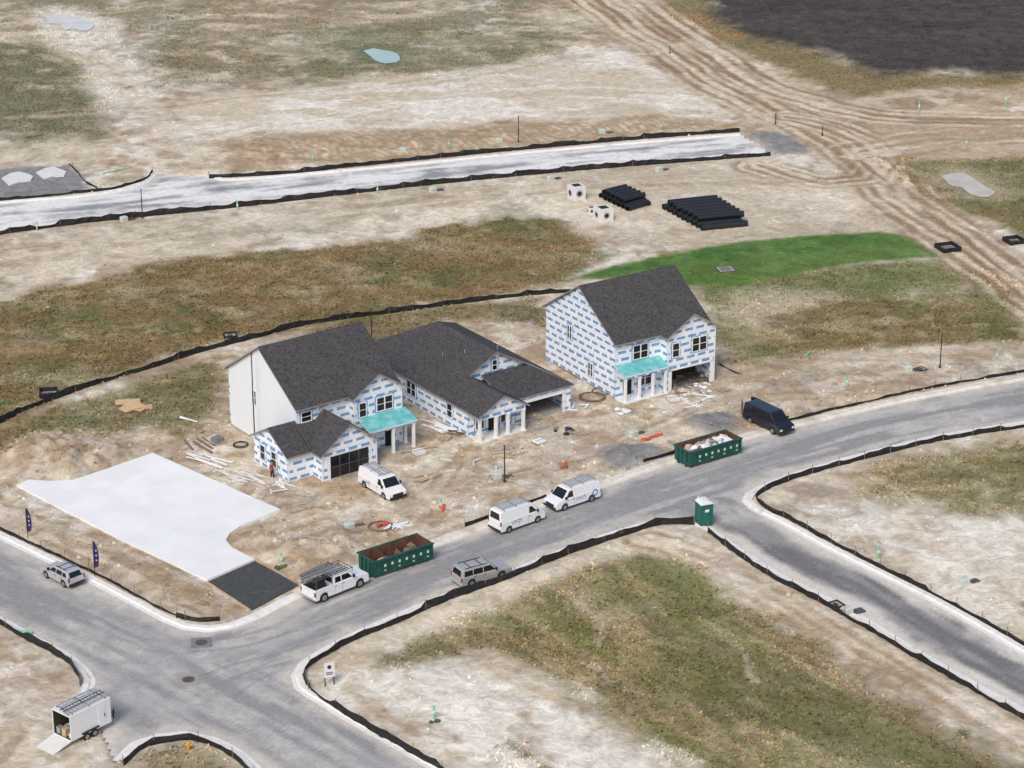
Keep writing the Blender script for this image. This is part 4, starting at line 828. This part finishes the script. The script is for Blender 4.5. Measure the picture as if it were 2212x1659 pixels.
# ---------------------------------------------------------------- dumpsters
def dumpster(p0,p1,label,fill,mats):
    a=Vector(G(*p0));c=Vector(G(*p1)); d=(c-a).normalized(); L=6.4; Wd=2.35; Hh=1.75
    root=empty('dumpster',(a.x,a.y,.0),math.atan2(d.y,d.x)); root.scale=(.96,.96,.96); tag(root,label,'dumpster','green roll-off dumpsters at the kerb')
    t=.07;b=B()
    b.box(0,L,0,t,.25,Hh);b.box(0,L,Wd-t,Wd,.25,Hh);b.box(0,t,t,Wd-t,.25,Hh);b.box(L-t,L,t,Wd-t,.25,Hh)
    b.obj('body',[M_dgreen],root)
    b=B(); b.box(t+.003,L-t-.003,t+.003,t+.02,.3,Hh-.01);b.box(t+.003,L-t-.003,Wd-t-.02,Wd-t-.003,.3,Hh-.01);b.box(t+.003,t+.02,t+.02,Wd-t-.02,.3,Hh-.01);b.box(L-t-.02,L-t-.003,t+.02,Wd-t-.02,.3,Hh-.01);b.box(t,L-t,t,Wd-t,.25,.3); b.obj('lining',M_rust,root)
    b=B(); n=9
    for i in range(n):
        x=.05+i*(L-.22)/(n-1); b.box(x,x+.12,-.12,-.002,.3,Hh-.12); b.box(x,x+.12,Wd+.002,Wd+.12,.3,Hh-.12)
    b.box(-.05,L+.05,-.14,-.001,Hh-.125,Hh+.02);b.box(-.05,L+.05,Wd+.001,Wd+.14,Hh-.125,Hh+.02)
    for y in (.5,1.2,1.8): b.box(-.12,-.002,y,y+.12,.25,Hh-.09)
    b.box(-.14,-.001,-.14,Wd+.14,Hh-.1,Hh+.02); b.box(-.1,L,.5,.7,.05,.248);b.box(-.1,L,1.65,1.85,.05,.248)
    for i in range(1,n-1):
        x=.17+i*(L-.22)/(n-1); b.box(x+.16,x+.38,-.03,-.004,.9,1.15,1)
        if i%2: b.box(x+.15,x+.36,-.03,-.004,.52,.62,1)
    b.obj('rib',[M_dgreen,M_pre],root)
    for x in (.3,L-.4):
        for y in (.3,Wd-.3): w=B(); w.cyl((x,y-.1,.13),(x,y+.1,.13),.13,10); w.obj('roller',M_steel,root)
    M=Matrix.Translation(root.location)@Matrix.Rotation(root.rotation_euler[2],4,'Z')@Matrix.Scale(.96,4)
    for i in range(fill):
        b=B(); w_,l_,h_=U(.2,.7),U(.4,1.5),U(.05,.4); pts=[(U(-.1,.1)+sx*l_/2,U(-.1,.1)+sy*w_/2,U(0,.12)+sz*h_) for sz in (0,1) for sx,sy in ((-1,-1),(1,-1),(1,1),(-1,1))]
        b.loop(pts[:4],pts[4:]); o=b.obj('debris',random.choice(mats))
        o.location=M@Vector((U(.9,L-.9),U(.6,Wd-.6),U(.9,1.4) if fill>22 else U(.35,.8))); o.rotation_euler=(U(-.5,.5),U(-.4,.4),U(0,3)); tag(o,'building scrap lying in a dumpster','debris','scrap inside the dumpsters')
dumpster((808,1252),(942,1208),'green ribbed open dumpster with rusty interior',18,[M_rust,M_intw,M_brick,M_wood,M_rust,M_stake])
dumpster((1490,1013),(1612,977),'green ribbed dumpster filled with white building scrap',40,[M_trim,M_trim,M_pre,M_trim,M_alu,M_wood,M_intw])
# ---------------------------------------------------------------- portable toilet
def toilet(px,py):
    x,y=G(px,py); r=empty('portable_toilet',(x,y,.05),math.radians(22)); tag(r,'green portable toilet with domed white roof','portable toilet')
    b=B(); b.box(-.55,.55,-.55,.55,.12,2.05); b.box(-.6,.6,-.6,.6,0,.121)
    for sx in (-1,1):
        for sy in (-1,1): b.box(sx*.56-.04,sx*.56+.04,sy*.56-.04,sy*.56+.04,.12,2.06)
    b.obj('wall',M_tgreen,r,bevel=.015)
    b=B(); b.box(-.38,.38,-.585,-.555,.2,1.9); dr=b.obj('door',M_tgreen,r,bevel=.01)
    b=B(); b.box(.25,.33,-.62,-.588,1.0,1.15); b.obj('handle',M_black,dr)
    b=B(); b.box(-.2,.2,-.6,-.588,1.35,1.6); b.obj('sign',M_pre,dr)
    b=B(); n=8; prof=[(-.64*math.cos(math.pi*i/n),2.06+.3*math.sin(math.pi*i/n)) for i in range(n+1)]; b.prism(prof,-.64,.64); b.obj('roof',M_white,r,bevel=.05)
    b=B(); b.cyl((-.4,.4,2.0),(-.4,.4,2.6),.05,8); b.obj('vent_pipe',M_white,r)
toilet(1520,1132)
# ---------------------------------------------------------------- enclosed trailer
def trailer():
    a=Vector(G(155,1616));c=Vector(G(242,1572)); d=(c-a).normalized(); L=4.1;Wd=2.1;z0=.5;z1=2.6
    r=empty('trailer',(a.x,a.y,.02),math.atan2(d.y,d.x)); r.scale=(.97,.97,.97); tag(r,'white enclosed trailer with open rear ramp and roof ladders','trailer')
    b=B(); b.box(0,L,0,.06,z0,z1);b.box(0,L,Wd-.06,Wd,z0,z1);b.box(L-.06,L,.06,Wd-.06,z0,z1);b.box(0,L,.06,Wd-.06,z0,z0+.06);b.box(-.02,L+.02,-.02,Wd+.02,z1-.001,z1+.06);b.obj('body',M_white,r,bevel=.02)
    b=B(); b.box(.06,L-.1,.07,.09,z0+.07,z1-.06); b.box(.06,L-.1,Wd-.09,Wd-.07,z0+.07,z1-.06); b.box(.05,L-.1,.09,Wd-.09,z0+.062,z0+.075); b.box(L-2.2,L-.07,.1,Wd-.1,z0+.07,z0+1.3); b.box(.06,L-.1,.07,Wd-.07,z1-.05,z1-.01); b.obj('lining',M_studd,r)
    b=B(); b.plate([(0,.06,z0+.02),(0,Wd-.06,z0+.02),(-1.75,Wd-.06,.16),(-1.75,.06,.16)],.07); b.obj('ramp',M_pre,r)
    b=B(); b.box(2.8,3.5,-.03,-.003,z0+.2,z1-.25); dr=b.obj('door',M_white,r,bevel=.01)
    b=B(); b.box(3.38,3.44,-.06,-.029,1.3,1.6); b.obj('handle',M_black,dr)
    for x in (1.5,2.3):
        for sy,y in ((-1,.0),(1,Wd)):
            w=B(); w.cyl((x,y-.11,.34),(x,y+.11,.34),.34,18); o=w.obj('wheel',M_rubber,r,bevel=.02)
            q=B(); q.cyl((x,y+sy*.1,.34),(x,y+sy*.13,.34),.19,12); q.obj('rim',M_rim,o)
    for y0,y1 in ((-.16,-.002),(Wd+.002,Wd+.16)): b=B(); b.box(1.05,2.75,y0,y1,.72,.8); b.obj('fender',M_black,r)
    b=B(); b.cyl((L,.3,.5),(L+1.2,Wd/2,.5),.05,6);b.cyl((L,Wd-.3,.5),(L+1.2,Wd/2,.5),.05,6);b.cyl((L+1.1,Wd/2,.0),(L+1.1,Wd/2,.8),.05,6); b.obj('hitch',M_black,r)
    b=B()
    for x in (.4,2.1,3.7): b.cyl((x,.1,z1+.2),(x,Wd-.1,z1+.2),.03,6);b.cyl((x,.15,z1+.05),(x,.15,z1+.2),.03,6);b.cyl((x,Wd-.15,z1+.05),(x,Wd-.15,z1+.2),.03,6)
    k=b.obj('roof_rack',M_steel,r)
    for i,(y,m) in enumerate(((.35,M_alu),(.95,M_steel),(1.6,M_alu))): l=ladder_mesh(4.4-.3*i,.45).obj('ladder',m,k); l.location=(-.15+.2*i,y,z1+.23)
    for i in range(7):
        q=B(); s_=U(.25,.5); q.box(-s_/2,s_/2,-s_/2,s_/2,0,s_*1.3); q.box(-s_/2-.02,s_/2+.02,-s_/2-.02,s_/2+.02,s_*1.3-.001,s_*1.3+.05); q.obj('toolbox',[M_pre,M_alu,M_brick,M_wood,M_stone][i%5],r,(.35+.3*(i%3),.35+.22*i,z0+.08))
trailer()
# ---------------------------------------------------------------- poles, pipes, pedestals
def pole(px,py,hh=3.6,r=.055,label='slim dark wooden utility pole on bare ground'):
    x,y=G(px,py); b=B(); b.cyl((0,0,-.2),(0,0,hh),r*1.2,8,0,r); b.cyl((0,0,hh),(0,0,hh+.06),r*1.5,8); b.cyl((0,0,-.1),(0,0,.35),r*2.2,8); b.box(-.03,.03,-.14,-.05,1.0,1.35)
    o=b.obj('utility_pole',M_pole,None,(x,y,.0)); tag(o,label,'pole','slim dark poles along the streets')
for p in ((1120,310),(308,473),(1090,1045),(2030,797),(803,738),(1447,118,1.2),(1675,270,1.6),(1776,295,1.4)): pole(p[0],p[1],p[2] if len(p)>2 else 3.7)
pole(551,968,9.6,.05,'tall thin black mast standing beside the siding gable')
def stub(px,py,hh=1.25):
    x,y=G(px,py); b=B(); b.cyl((0,0,-.1),(0,0,hh),.09,8); b.cyl((0,0,hh*.55),(0,0,hh*.75),.12,8,1); b.cyl((0,0,hh),(0,0,hh+.08),.12,8)
    o=b.obj('marker_pipe',[M_mint,M_pre],None,(x,y,0)); tag(o,'mint green capped pipe stub standing in soil','pipe','mint pipe stubs marking services'); o.rotation_euler=(U(-.06,.06),U(-.06,.06),0)
for p in ((610,1222),(1830,838),(2152,780),(1985,245,1.7),(938,1555),(1897,1207),(2087,318),(1428,282),(970,320),(675,350),(513,455),(815,420),(80,500),(2173,228,1.6),(1217,1008,.9),(953,1103,1.0)): stub(*p[:2],hh=p[2] if len(p)>2 else 1.1)
def lying(px,py,L,deg):
    x,y=G(px,py); b=B(); b.cyl((-L/2,0,.1),(L/2,0,.1),.09,8); b.cyl((L/2-.02,0,.1),(L/2+.12,0,.1),.12,8); o=b.obj('marker_pipe',M_mint,None,(x,y,.12),math.radians(deg)); tag(o,'mint green pipe lying on the soil','pipe','mint pipe stubs marking services')
lying(1745,768,.9,60); lying(50,1368,1.4,-15); lying(245,373,3.2,40)
def pedestal(px,py):
    x,y=G(px,py); r=empty('utility_pedestal',(x,y,.05),math.radians(U(15,45))); tag(r,'pale green utility box with dark ground lid beside it','utility box','service boxes along the streets')
    b=B(); b.box(-.4,.4,-.3,.3,0,.55); b.loop([(-.42,-.32,.549),(.42,-.32,.549),(.42,.32,.549),(-.42,.32,.549)],[(-.36,-.2,.68),(.36,-.2,.68),(.36,.32,.66),(-.36,.32,.66)]); b.box(-.5,.5,-.4,.4,-.1,.02); b.obj('cabinet',M_ped,r,bevel=.02)
    b=B(); b.box(.7,1.6,-.35,.35,-.1,.12); b.box(.75,1.55,-.3,.3,.119,.15); b.obj('lid',M_steel,r)
for p in ((755,1145),(1073,1036),(1368,945),(1960,804),(2082,1265),(1830,1328),(870,330),(1078,310),(935,416),(1190,391),(268,480),(1300,290),(1424,372)): pedestal(*p)
def frameinlet(px,py,s=1.5,deg=30,h=.55,m=M_fence,label='square storm inlet wrapped in black silt fabric'):
    x,y=G(px,py); b=B(); t=.12
    b.box(-s,s,-s,-s+t,-.1,h);b.box(-s,s,s-t,s,-.1,h);b.box(-s,-s+t,-s+t,s-t,-.1,h);b.box(s-t,s,-s+t,s-t,-.1,h)
    b.box(-s+.1,s-.1,-s+.1,s-.1,-.1,.12,1)
    for i in range(5): q=-s+.5+i*(2*s-1)/4; b.box(q-.04,q+.04,-s+.35,s-.35,.119,.18,2)
    o=b.obj('storm_inlet',[m,M_floor,M_steel],None,(x,y,.05),math.radians(deg)); tag(o,label,'storm drain','storm inlets in the open ground')
frameinlet(2047,540,1.15,20); frameinlet(2190,525,1.0,20); frameinlet(1567,584,1.0,15,.15,M_steel,'flat iron storm grate in bright green swale'); frameinlet(105,855,.9,10); frameinlet(497,728,.7,10,.3); frameinlet(1805,1310,.6,30,.2); frameinlet(1990,800,.5,30,.15)
def manhole(px,py,m1):
    x,y=G(px,py); b=B(); b.box(-.85,.85,-.85,.85,-.1,.012); b.cyl((0,0,.0),(0,0,.022),.5,20,1)
    for i in range(5): b.box(-.4,.4,-.36+i*.17,-.3+i*.17,.0215,.03,1)
    o=b.obj('manhole_cover',[m1,M_steel],None,(x,y,0),math.radians(10)); tag(o,'round iron manhole cover set in a square patch','manhole','manholes in the junction')
manhole(435,1388,M_stone); manhole(407,1468,mat('patch_tan',(.34,.32,.28),.9))
def flag(px,py,hh):
    x,y=G(px,py); r=empty('feather_flag',(x,y,0),math.radians(U(10,30))); tag(r,'dark purple feather flag on a slim pole','flag','feather flags beside the street')
    b=B(); b.cyl((0,0,-.1),(0,0,hh),.03,6); b.obj('pole',M_black,r)
    b=B(); n=10; L=[];Rr=[]
    for i in range(n+1):
        t=i/n; zz_=hh*.25+hh*.78*t; wv=.05*math.sin(t*7); L.append((.02,wv,zz_)); Rr.append((.02+.42*math.sin(math.pi*min(1,(1-t)*.75+.02))**.6,wv+.03,zz_+(.05 if t<1 else 0)))
    b.add(L+Rr,[(i,n+1+i,n+2+i,i+1) for i in range(n)]); bn=b.obj('banner',M_purple,r,norm=False)
    for k in range(3): b=B(); b.box(.17,.27,-.05,-.03,hh*(.45+.14*k),hh*(.45+.14*k)+.14); b.obj('emblem',M_ped,bn)
flag(60,1165,2.9); flag(205,1245,3.2)
x,y=G(712,1482); r=empty('sign_board',(x,y,0),math.radians(20)); tag(r,'white notice board with dark emblem on two posts','sign')
for xx in (-.36,.36): b=B(); b.box(xx-.04,xx+.04,-.04,.04,-.1,2.0); b.obj('post',M_black,r)
b=B(); b.box(-.42,.42,-.07,-.042,.8,2.1); b.obj('panel',M_pre,r); b=B(); b.cyl((0,-.07,1.7),(0,-.09,1.7),.17,14); b.obj('emblem',M_purple,r)
for zt_ in (1.2,1.05): b=B(); b.box(-.28,.28,-.09,-.07,zt_,zt_+.06); b.obj('text_line',M_purple,r)
def hydrant(px,py,m):
    x,y=G(px,py); b=B(); b.cyl((0,0,-.1),(0,0,.6),.13,12);b.cyl((0,0,.6),(0,0,.78),.16,12,0,.06);b.cyl((-.26,0,.45),(.26,0,.45),.07,10);b.cyl((0,-.2,.4),(0,0,.4),.09,10);b.cyl((0,0,0),(0,0,.06),.2,12)
    o=b.obj('fire_hydrant',m,None,(x,y,.05)); tag(o,'short fire hydrant on bare soil','hydrant')
hydrant(408,1622,M_hyd); hydrant(1221,1012,M_orange); hydrant(957,1108,M_orange)
def precast(px,py,s,hh,deg):
    x,y=G(px,py); b=B(); b.box(-s,s,-s,s,0,hh); b.box(-s*.6,s*.6,-s*.6,s*.6,hh-.001,hh+.02,1)
    for ax in (0,1):
        for sg in (-1,1):
            p=[(sg*(s-.01),0,hh*.5),(sg*(s+.02),0,hh*.5)] if ax else [(0,sg*(s-.01),hh*.5),(0,sg*(s+.02),hh*.5)]
            b.cyl(p[0],p[1],hh*.26,18,2)
            p=[(sg*(s-.01),0,hh*.5),(sg*(s+.03),0,hh*.5)] if ax else [(0,sg*(s-.01),hh*.5),(0,sg*(s+.03),hh*.5)]
            b.cyl(p[0],p[1],hh*.16,18,1)  # dark disc painted on for the shade inside the round hole
    o=b.obj('precast_box',[M_pre,M_dark,M_floor],None,(x,y,.05),math.radians(deg),bevel=0); tag(o,'white precast concrete drainage box with round openings','concrete box','precast boxes stored on sand')
precast(1245,430,.85,1.75,25); precast(1303,476,.9,1.6,25); precast(1277,462,.4,.8,10)
def pipe(p,q,r,z):
    a=Vector((*G(*p),z));c=Vector((*G(*q),z)); d=c-a; L=d.length; b=B(); seg=16
    rings=[]; k=int(L/.5)
    for i in range(k+1):
        x=L*i/k
        rings+= [(x,r)] if i in(0,k) else [(x-.06,r),(x-.04,r*1.04),(x+.04,r*1.04),(x+.06,r)]
    vs=[(x,rr*math.cos(2*math.pi*j/seg),rr*math.sin(2*math.pi*j/seg)) for x,rr in rings for j in range(seg)]
    vs+=[(x,r*.86*math.cos(2*math.pi*j/seg),r*.86*math.sin(2*math.pi*j/seg)) for x in (L,0) for j in range(seg)]
    m=len(rings)+2; fs=[(i*seg+j,i*seg+(j+1)%seg,((i+1)%m)*seg+(j+1)%seg,((i+1)%m)*seg+j) for i in range(m) for j in range(seg)]
    b.add(vs,fs)
    o=b.obj('drainage_pipe',[M_pipe],None,a,math.atan2(d.y,d.x)); tag(o,'black corrugated drainage pipe stacked on sand','pipe','black drainage pipes stacked on sand')
for i in range(9):
    t=i/8; pipe((1432+82*t,455+44*t),(1538+76*t+U(-5,5),444+46*t),.40,.45)
for i in range(7):
    t=(i+.5)/8; pipe((1438+82*t+U(-4,4),455+44*t),(1543+76*t,444+46*t),.40,1.14)
for i in range(7):
    t=i/6; pipe((1297+58*t,430+28*t),(1345+58*t+U(-4,4),418+26*t),.36,.4)
for i in range(5):
    t=(i+.5)/6; pipe((1299+58*t,430+28*t),(1347+58*t,418+26*t),.36,1.0)
for i in range(3):
    t=i/2; pipe((1352+30*t,420+16*t),(1378+24*t,432+14*t),.3,.35)
# ---------------------------------------------------------------- scattered materials
def planks(px,py,n,spr,L,m,deg,label,grp,sp=12):
    for i in range(n):
        x,y=G(px+U(-spr,spr),py+U(-spr*.35,spr*.35)); l=L*U(.5,1.2); b=B(); w=U(.05,.12); b.box(-l/2,l/2,-w,w,0,.06)
        b.box(-l/2,-l/2+.04,-w-.004,w+.004,-.004,.064)
        o=b.obj('board',m,None,(x,y,.18+.02*(i%5)),math.radians(deg+U(-sp,sp))); o.rotation_euler[1]=U(-.03,.03); tag(o,label,'board',grp)
LB='loose pale board lying on the dirt by a house'; LG='boards scattered around the houses'
planks(450,1000,10,35,3.4,M_trim,-35,LB,LG); planks(520,1035,10,35,3.2,M_pre,-38,LB,LG); planks(620,1055,4,18,2.5,M_trim,-50,LB,LG,25)
planks(950,925,8,22,3,M_trim,-40,LB,LG); planks(900,975,7,25,3,M_wood,25,LB,LG); planks(930,1035,5,14,2.6,M_wood,40,LB,LG); planks(430,965,5,25,3,M_intw,-60,LB,LG)
planks(860,1140,8,14,1.8,M_trim,20,LB,LG,60); planks(840,985,4,14,2.5,M_wood,15,LB,LG); planks(1105,985,6,22,2.2,M_wood,30,LB,LG,40); planks(405,910,2,4,2.6,M_trim,-30,LB,LG)
planks(560,1060,6,60,1.6,M_pre,0,LB,LG,80); planks(1180,900,7,40,1.6,M_wood,0,LB,LG,80); planks(1500,870,8,35,1.8,M_trim,20,LB,LG,70)
planks(990,935,5,25,2.2,M_brick,-30,LB,LG,40); planks(1470,845,6,30,2,M_stake,20,LB,LG,60); planks(690,1085,5,50,1.5,M_wood,0,LB,LG,80); planks(1240,880,6,30,1.8,M_trim,40,LB,LG,60); planks(1020,1010,6,60,1.3,M_pre,40,LB,LG,80)
def pallet(px,py,deg,stack=0,m=M_wood):
    x,y=G(px,py); b=B()
    for yy in (-.5,0,.5): b.box(-.6,.6,yy-.05,yy+.05,0,.1)
    for i in range(6): b.box(-.6+i*.218,-.49+i*.218,-.56,.56,.099,.125)
    o=b.obj('pallet',m,None,(x,y,.18),math.radians(deg)); tag(o,'timber pallet lying on the churned dirt','pallet','pallets around the houses')
    if stack:
        b=B()
        for k in range(stack): b.box(-.5,.5,-.45+.02*k,.42,.0+.16*k,.15+.16*k); b.box(-.51,.51,-.05,.0,.15+.16*k-.01,.16*(k+1)+.002,1)
        o=b.obj('material_stack',[random.choice([M_pre,M_stone,M_trim]),M_steel],None,(x,y,.306),math.radians(deg)); tag(o,'strapped stack of building material on a pallet','building material','material stacks on pallets')
for a in ((905,985,30,2),(960,950,70,0),(1010,975,20,0),(470,960,50,3),(720,1060,15,0),(1165,960,40,1),(1395,905,60,0),(1455,870,20,2),(1560,845,40,0),(1255,940,35,0)): pallet(*a)
for i in range(4):
    x,y=G(288+U(-22,22),880+U(-7,7)); b=B(); b.box(-1.2,1.2,-.6,.6,0,.02*(i+1)); b.box(-1.0,1.25,-.5,.62,.02*(i+1)-.001,.02*(i+1)+.02)
    o=b.obj('plywood_sheet',M_ply,None,(x,y,.16+.03*i),math.radians(U(-30,50))); tag(o,'orange-brown plywood sheet lying on weeds','plywood','plywood sheets lying on weeds')
def lump(name,px,py,n,spr,size,mats,label,cat,grp,zb=.08):
    for i in range(n):
        x,y=G(px+U(-spr,spr),py+U(-spr*.35,spr*.35)); s_=size*U(.5,1.4)
        bm=bmesh.new(); bmesh.ops.create_icosphere(bm,subdivisions=1,radius=s_)
        for v_ in bm.verts: v_.co*=U(.6,1.3); v_.co.z*=.55
        me=bpy.data.meshes.new(name); bm.to_mesh(me); bm.free(); me.materials.append(random.choice(mats)); o=bpy.data.objects.new(name,me); COL.objects.link(o); o.location=(x,y,zb+s_*.2); o.rotation_euler=(0,0,U(0,6)); tag(o,label,cat,grp)
lump('rubble',1495,845,46,42,.26,[M_stone,M_stone,M_trim,M_intw,M_pre],'rough piece of rubble beside the open garage','rubble','rubble heap by the open garage')
lump('rubble',1345,890,12,20,.3,[M_alu,M_trim,M_pre],'crumpled sheet scrap on dirt','rubble','crumpled scrap by the porch')
lump('rubble',1215,935,12,22,.3,[M_navyc,M_black,M_stone],'dark crumpled tarp pieces on dirt','tarp','dark tarp pieces')
lump('rubble',1090,965,14,45,.13,[M_pre,M_stone],'small stones on dirt','rubble','stones by the porch')
lump('rubble',500,1040,26,65,.13,[M_pre,M_trim,M_wood],'small white offcut on dirt','rubble','offcuts near the pad')
lump('rubble',1330,1000,16,40,.2,[M_stone],'grey stone on dirt','rubble','grey stones near the kerb')
lump('rubble',1525,918,16,32,.2,[M_stone],'grey stone on dirt','rubble','grey stones near the kerb',.25)
lump('rubble',920,965,28,70,.12,[M_pre,M_wood,M_teal,M_brick],'small offcut between the houses','rubble','offcuts between the houses')
lump('rubble',420,940,14,40,.14,[M_pre,M_brick,M_intw],'small offcut by the siding gable','rubble','offcuts by the gable')
M_leaf=mat('leaf_green',(.06,.11,.035),.9,var=.4)
lump('shrub',610,1228,7,12,.3,[M_leaf],'low green weed clump at a pipe stub','shrub','green weed clumps')
lump('shrub',945,1562,5,12,.25,[M_leaf],'low green weed clump at a pipe stub','shrub','green weed clumps')
lump('shrub',1220,1012,4,8,.3,[mat('leaf_rust',(.25,.12,.04),.9,var=.4)],'low rusty weed clump at a hydrant','shrub','green weed clumps')
def ring(px,py,r,m,label):
    x,y=G(px,py); b=B(); n=18
    for i in range(n):
        a0=2*math.pi*i/n;a1=2*math.pi*(i+1)/n; b.cyl((r*math.cos(a0),r*math.sin(a0),.12+.05*math.sin(3*a0)),(r*math.cos(a1),r*math.sin(a1),.12+.05*math.sin(3*a1)),.05,6)
        b.cyl((r*.9*math.cos(a0),r*.9*math.sin(a0),.19),(r*.9*math.cos(a1),r*.9*math.sin(a1),.19),.05,6)
    o=b.obj('hose_coil',m,None,(x,y,.1)); tag(o,label,'hose','coils lying on dirt')
ring(822,1142,1.1,M_intw,'brown hose coil lying on dirt'); ring(1280,862,1.3,M_brick,'rusty wire coil lying on dirt'); ring(520,965,.7,M_black,'black hose coil beside the house'); ring(1300,850,1.0,M_intw,'rusty wire coil lying on dirt')
def net(px,py,w,l,deg):
    x,y=G(px,py); n=8; b=B(); vs=[((i/n-.5)*l+U(-.1,.1),(j/3-.5)*w+U(-.1,.1),U(0.05,.3)) for i in range(n+1) for j in range(4)]
    b.add(vs,[(i*4+j,i*4+j+1,(i+1)*4+j+1,(i+1)*4+j) for i in range(n) for j in range(3)]); o=b.obj('safety_net',M_orange,None,(x,y,.12),math.radians(deg)); tag(o,'crumpled orange safety net on dirt','safety net','orange nets on dirt')
net(826,1138,.6,1.4,30); net(1408,950,.35,2.6,35); net(955,1100,.4,.8,80)
# ---------------------------------------------------------------- person
def skinobj(name,verts,edges,rad,m,parent,root=0):
    me=bpy.data.meshes.new(name); me.from_pydata(verts,edges,[]); me.materials.append(m); o=bpy.data.objects.new(name,me); COL.objects.link(o); o.parent=parent
    md=o.modifiers.new('skin','SKIN'); md.use_smooth_shade=True
    for i,v_ in enumerate(me.skin_vertices[0].data): v_.radius=(rad[i],rad[i]); v_.use_root=(i==root)
    o.modifiers.new('sub','SUBSURF').levels=1; return o
def person(px,py,deg,label,top):
    x,y=G(px,py); r=empty('person',(x,y,.12),math.radians(deg)); tag(r,label,'person')
    V=[(0,0,.95),(0,0,1.15),(0,0,1.38),(0,.01,1.5),(0,.02,1.6),(0,.02,1.72),(.1,0,.9),(.12,.03,.5),(.12,.0,.08),(.12,.14,.04),(-.1,0,.9),(-.13,-.08,.5),(-.13,-.12,.08),(-.13,.03,.04),(.2,0,1.4),(.27,.03,1.12),(.25,.2,.95),(-.2,0,1.4),(-.27,.02,1.12),(-.25,.18,.93)]
    E=[(0,1),(1,2),(2,3),(3,4),(4,5),(0,6),(6,7),(7,8),(8,9),(0,10),(10,11),(11,12),(12,13),(2,14),(14,15),(15,16),(2,17),(17,18),(18,19)]
    Rd=[.13,.13,.15,.06,.09,.07,.09,.06,.045,.04,.09,.06,.045,.04,.06,.045,.03,.06,.045,.03]
    for hnd in (16,19):
        bx,by,bz=V[hnd]; p=len(V); V.append((bx,by+.06,bz-.02)); E.append((hnd,p)); Rd.append(.028)
        for f in range(4): q=len(V); V+= [(bx-.03+.02*f,by+.11,bz-.04),(bx-.03+.02*f,by+.14,bz-.07-.004*f)]; E+=[(p,q),(q,q+1)]; Rd+=[.009,.008]
        q=len(V); V.append((bx+.045,by+.06,bz-.05)); E.append((p,q)); Rd.append(.01)
    skinobj('body',V,E,Rd,M_skin,r)
    skinobj('jacket',[V[i] for i in (0,1,2,14,15,17,18)]+[(.255,.14,1.0),(-.255,.13,.98)],[(0,1),(1,2),(2,3),(3,4),(4,7),(2,5),(5,6),(6,8)],[.15,.155,.17,.08,.065,.08,.065,.05,.05],top,r)
    skinobj('trousers',[V[i] for i in (0,6,7,8,10,11,12)],[(0,1),(1,2),(2,3),(0,4),(4,5),(5,6)],[.145,.105,.08,.07,.105,.08,.07],M_navyc,r)
    b=B(); b.cyl((0,.0,1.73),(0,.0,1.86),.12,12,0,.07); b.box(-.08,.08,.08,.2,1.74,1.76); b.obj('cap',M_navyc,r,smooth=False)
person(588,1036,120,'person in red jacket and dark trousers working by the wall',M_redc)
# ---------------------------------------------------------------- light, world, camera
w=bpy.data.worlds.new('World'); scene.world=w; w.use_nodes=True; nt=w.node_tree
sk=nt.nodes.new('ShaderNodeTexSky'); sk.sky_type='NISHITA'; sk.sun_disc=False
EL=math.radians(46); AZ=math.radians(200)
sk.sun_elevation=EL; sk.sun_rotation=AZ; sk.dust_density=3.5; sk.air_density=1.0; sk.ozone_density=1.0
bg=nt.nodes['Background']; bg.inputs['Strength'].default_value=.15; nt.links.new(sk.outputs['Color'],bg.inputs['Color'])
sun=bpy.data.lights.new('sun','SUN'); sun.energy=1.5; sun.angle=math.radians(18); sun.color=(1,.965,.90)
so=bpy.data.objects.new('sun',sun); COL.objects.link(so)
dirv=Vector((math.sin(AZ)*math.cos(EL),math.cos(AZ)*math.cos(EL),math.sin(EL))); so.rotation_mode='QUATERNION'; so.rotation_quaternion=dirv.to_track_quat('Z','Y'); so.location=dirv*300
cam=bpy.data.cameras.new('camera'); co=bpy.data.objects.new('camera',cam); COL.objects.link(co); co.location=(0,0,CH); co.rotation_euler=(math.pi/2-TH,0,0)
cam.sensor_width=36; cam.lens=36*FP/2212; cam.clip_end=12000; cam.clip_start=1; scene.camera=co
scene.view_settings.view_transform='Standard'; scene.view_settings.look='None'; scene.view_settings.exposure=0
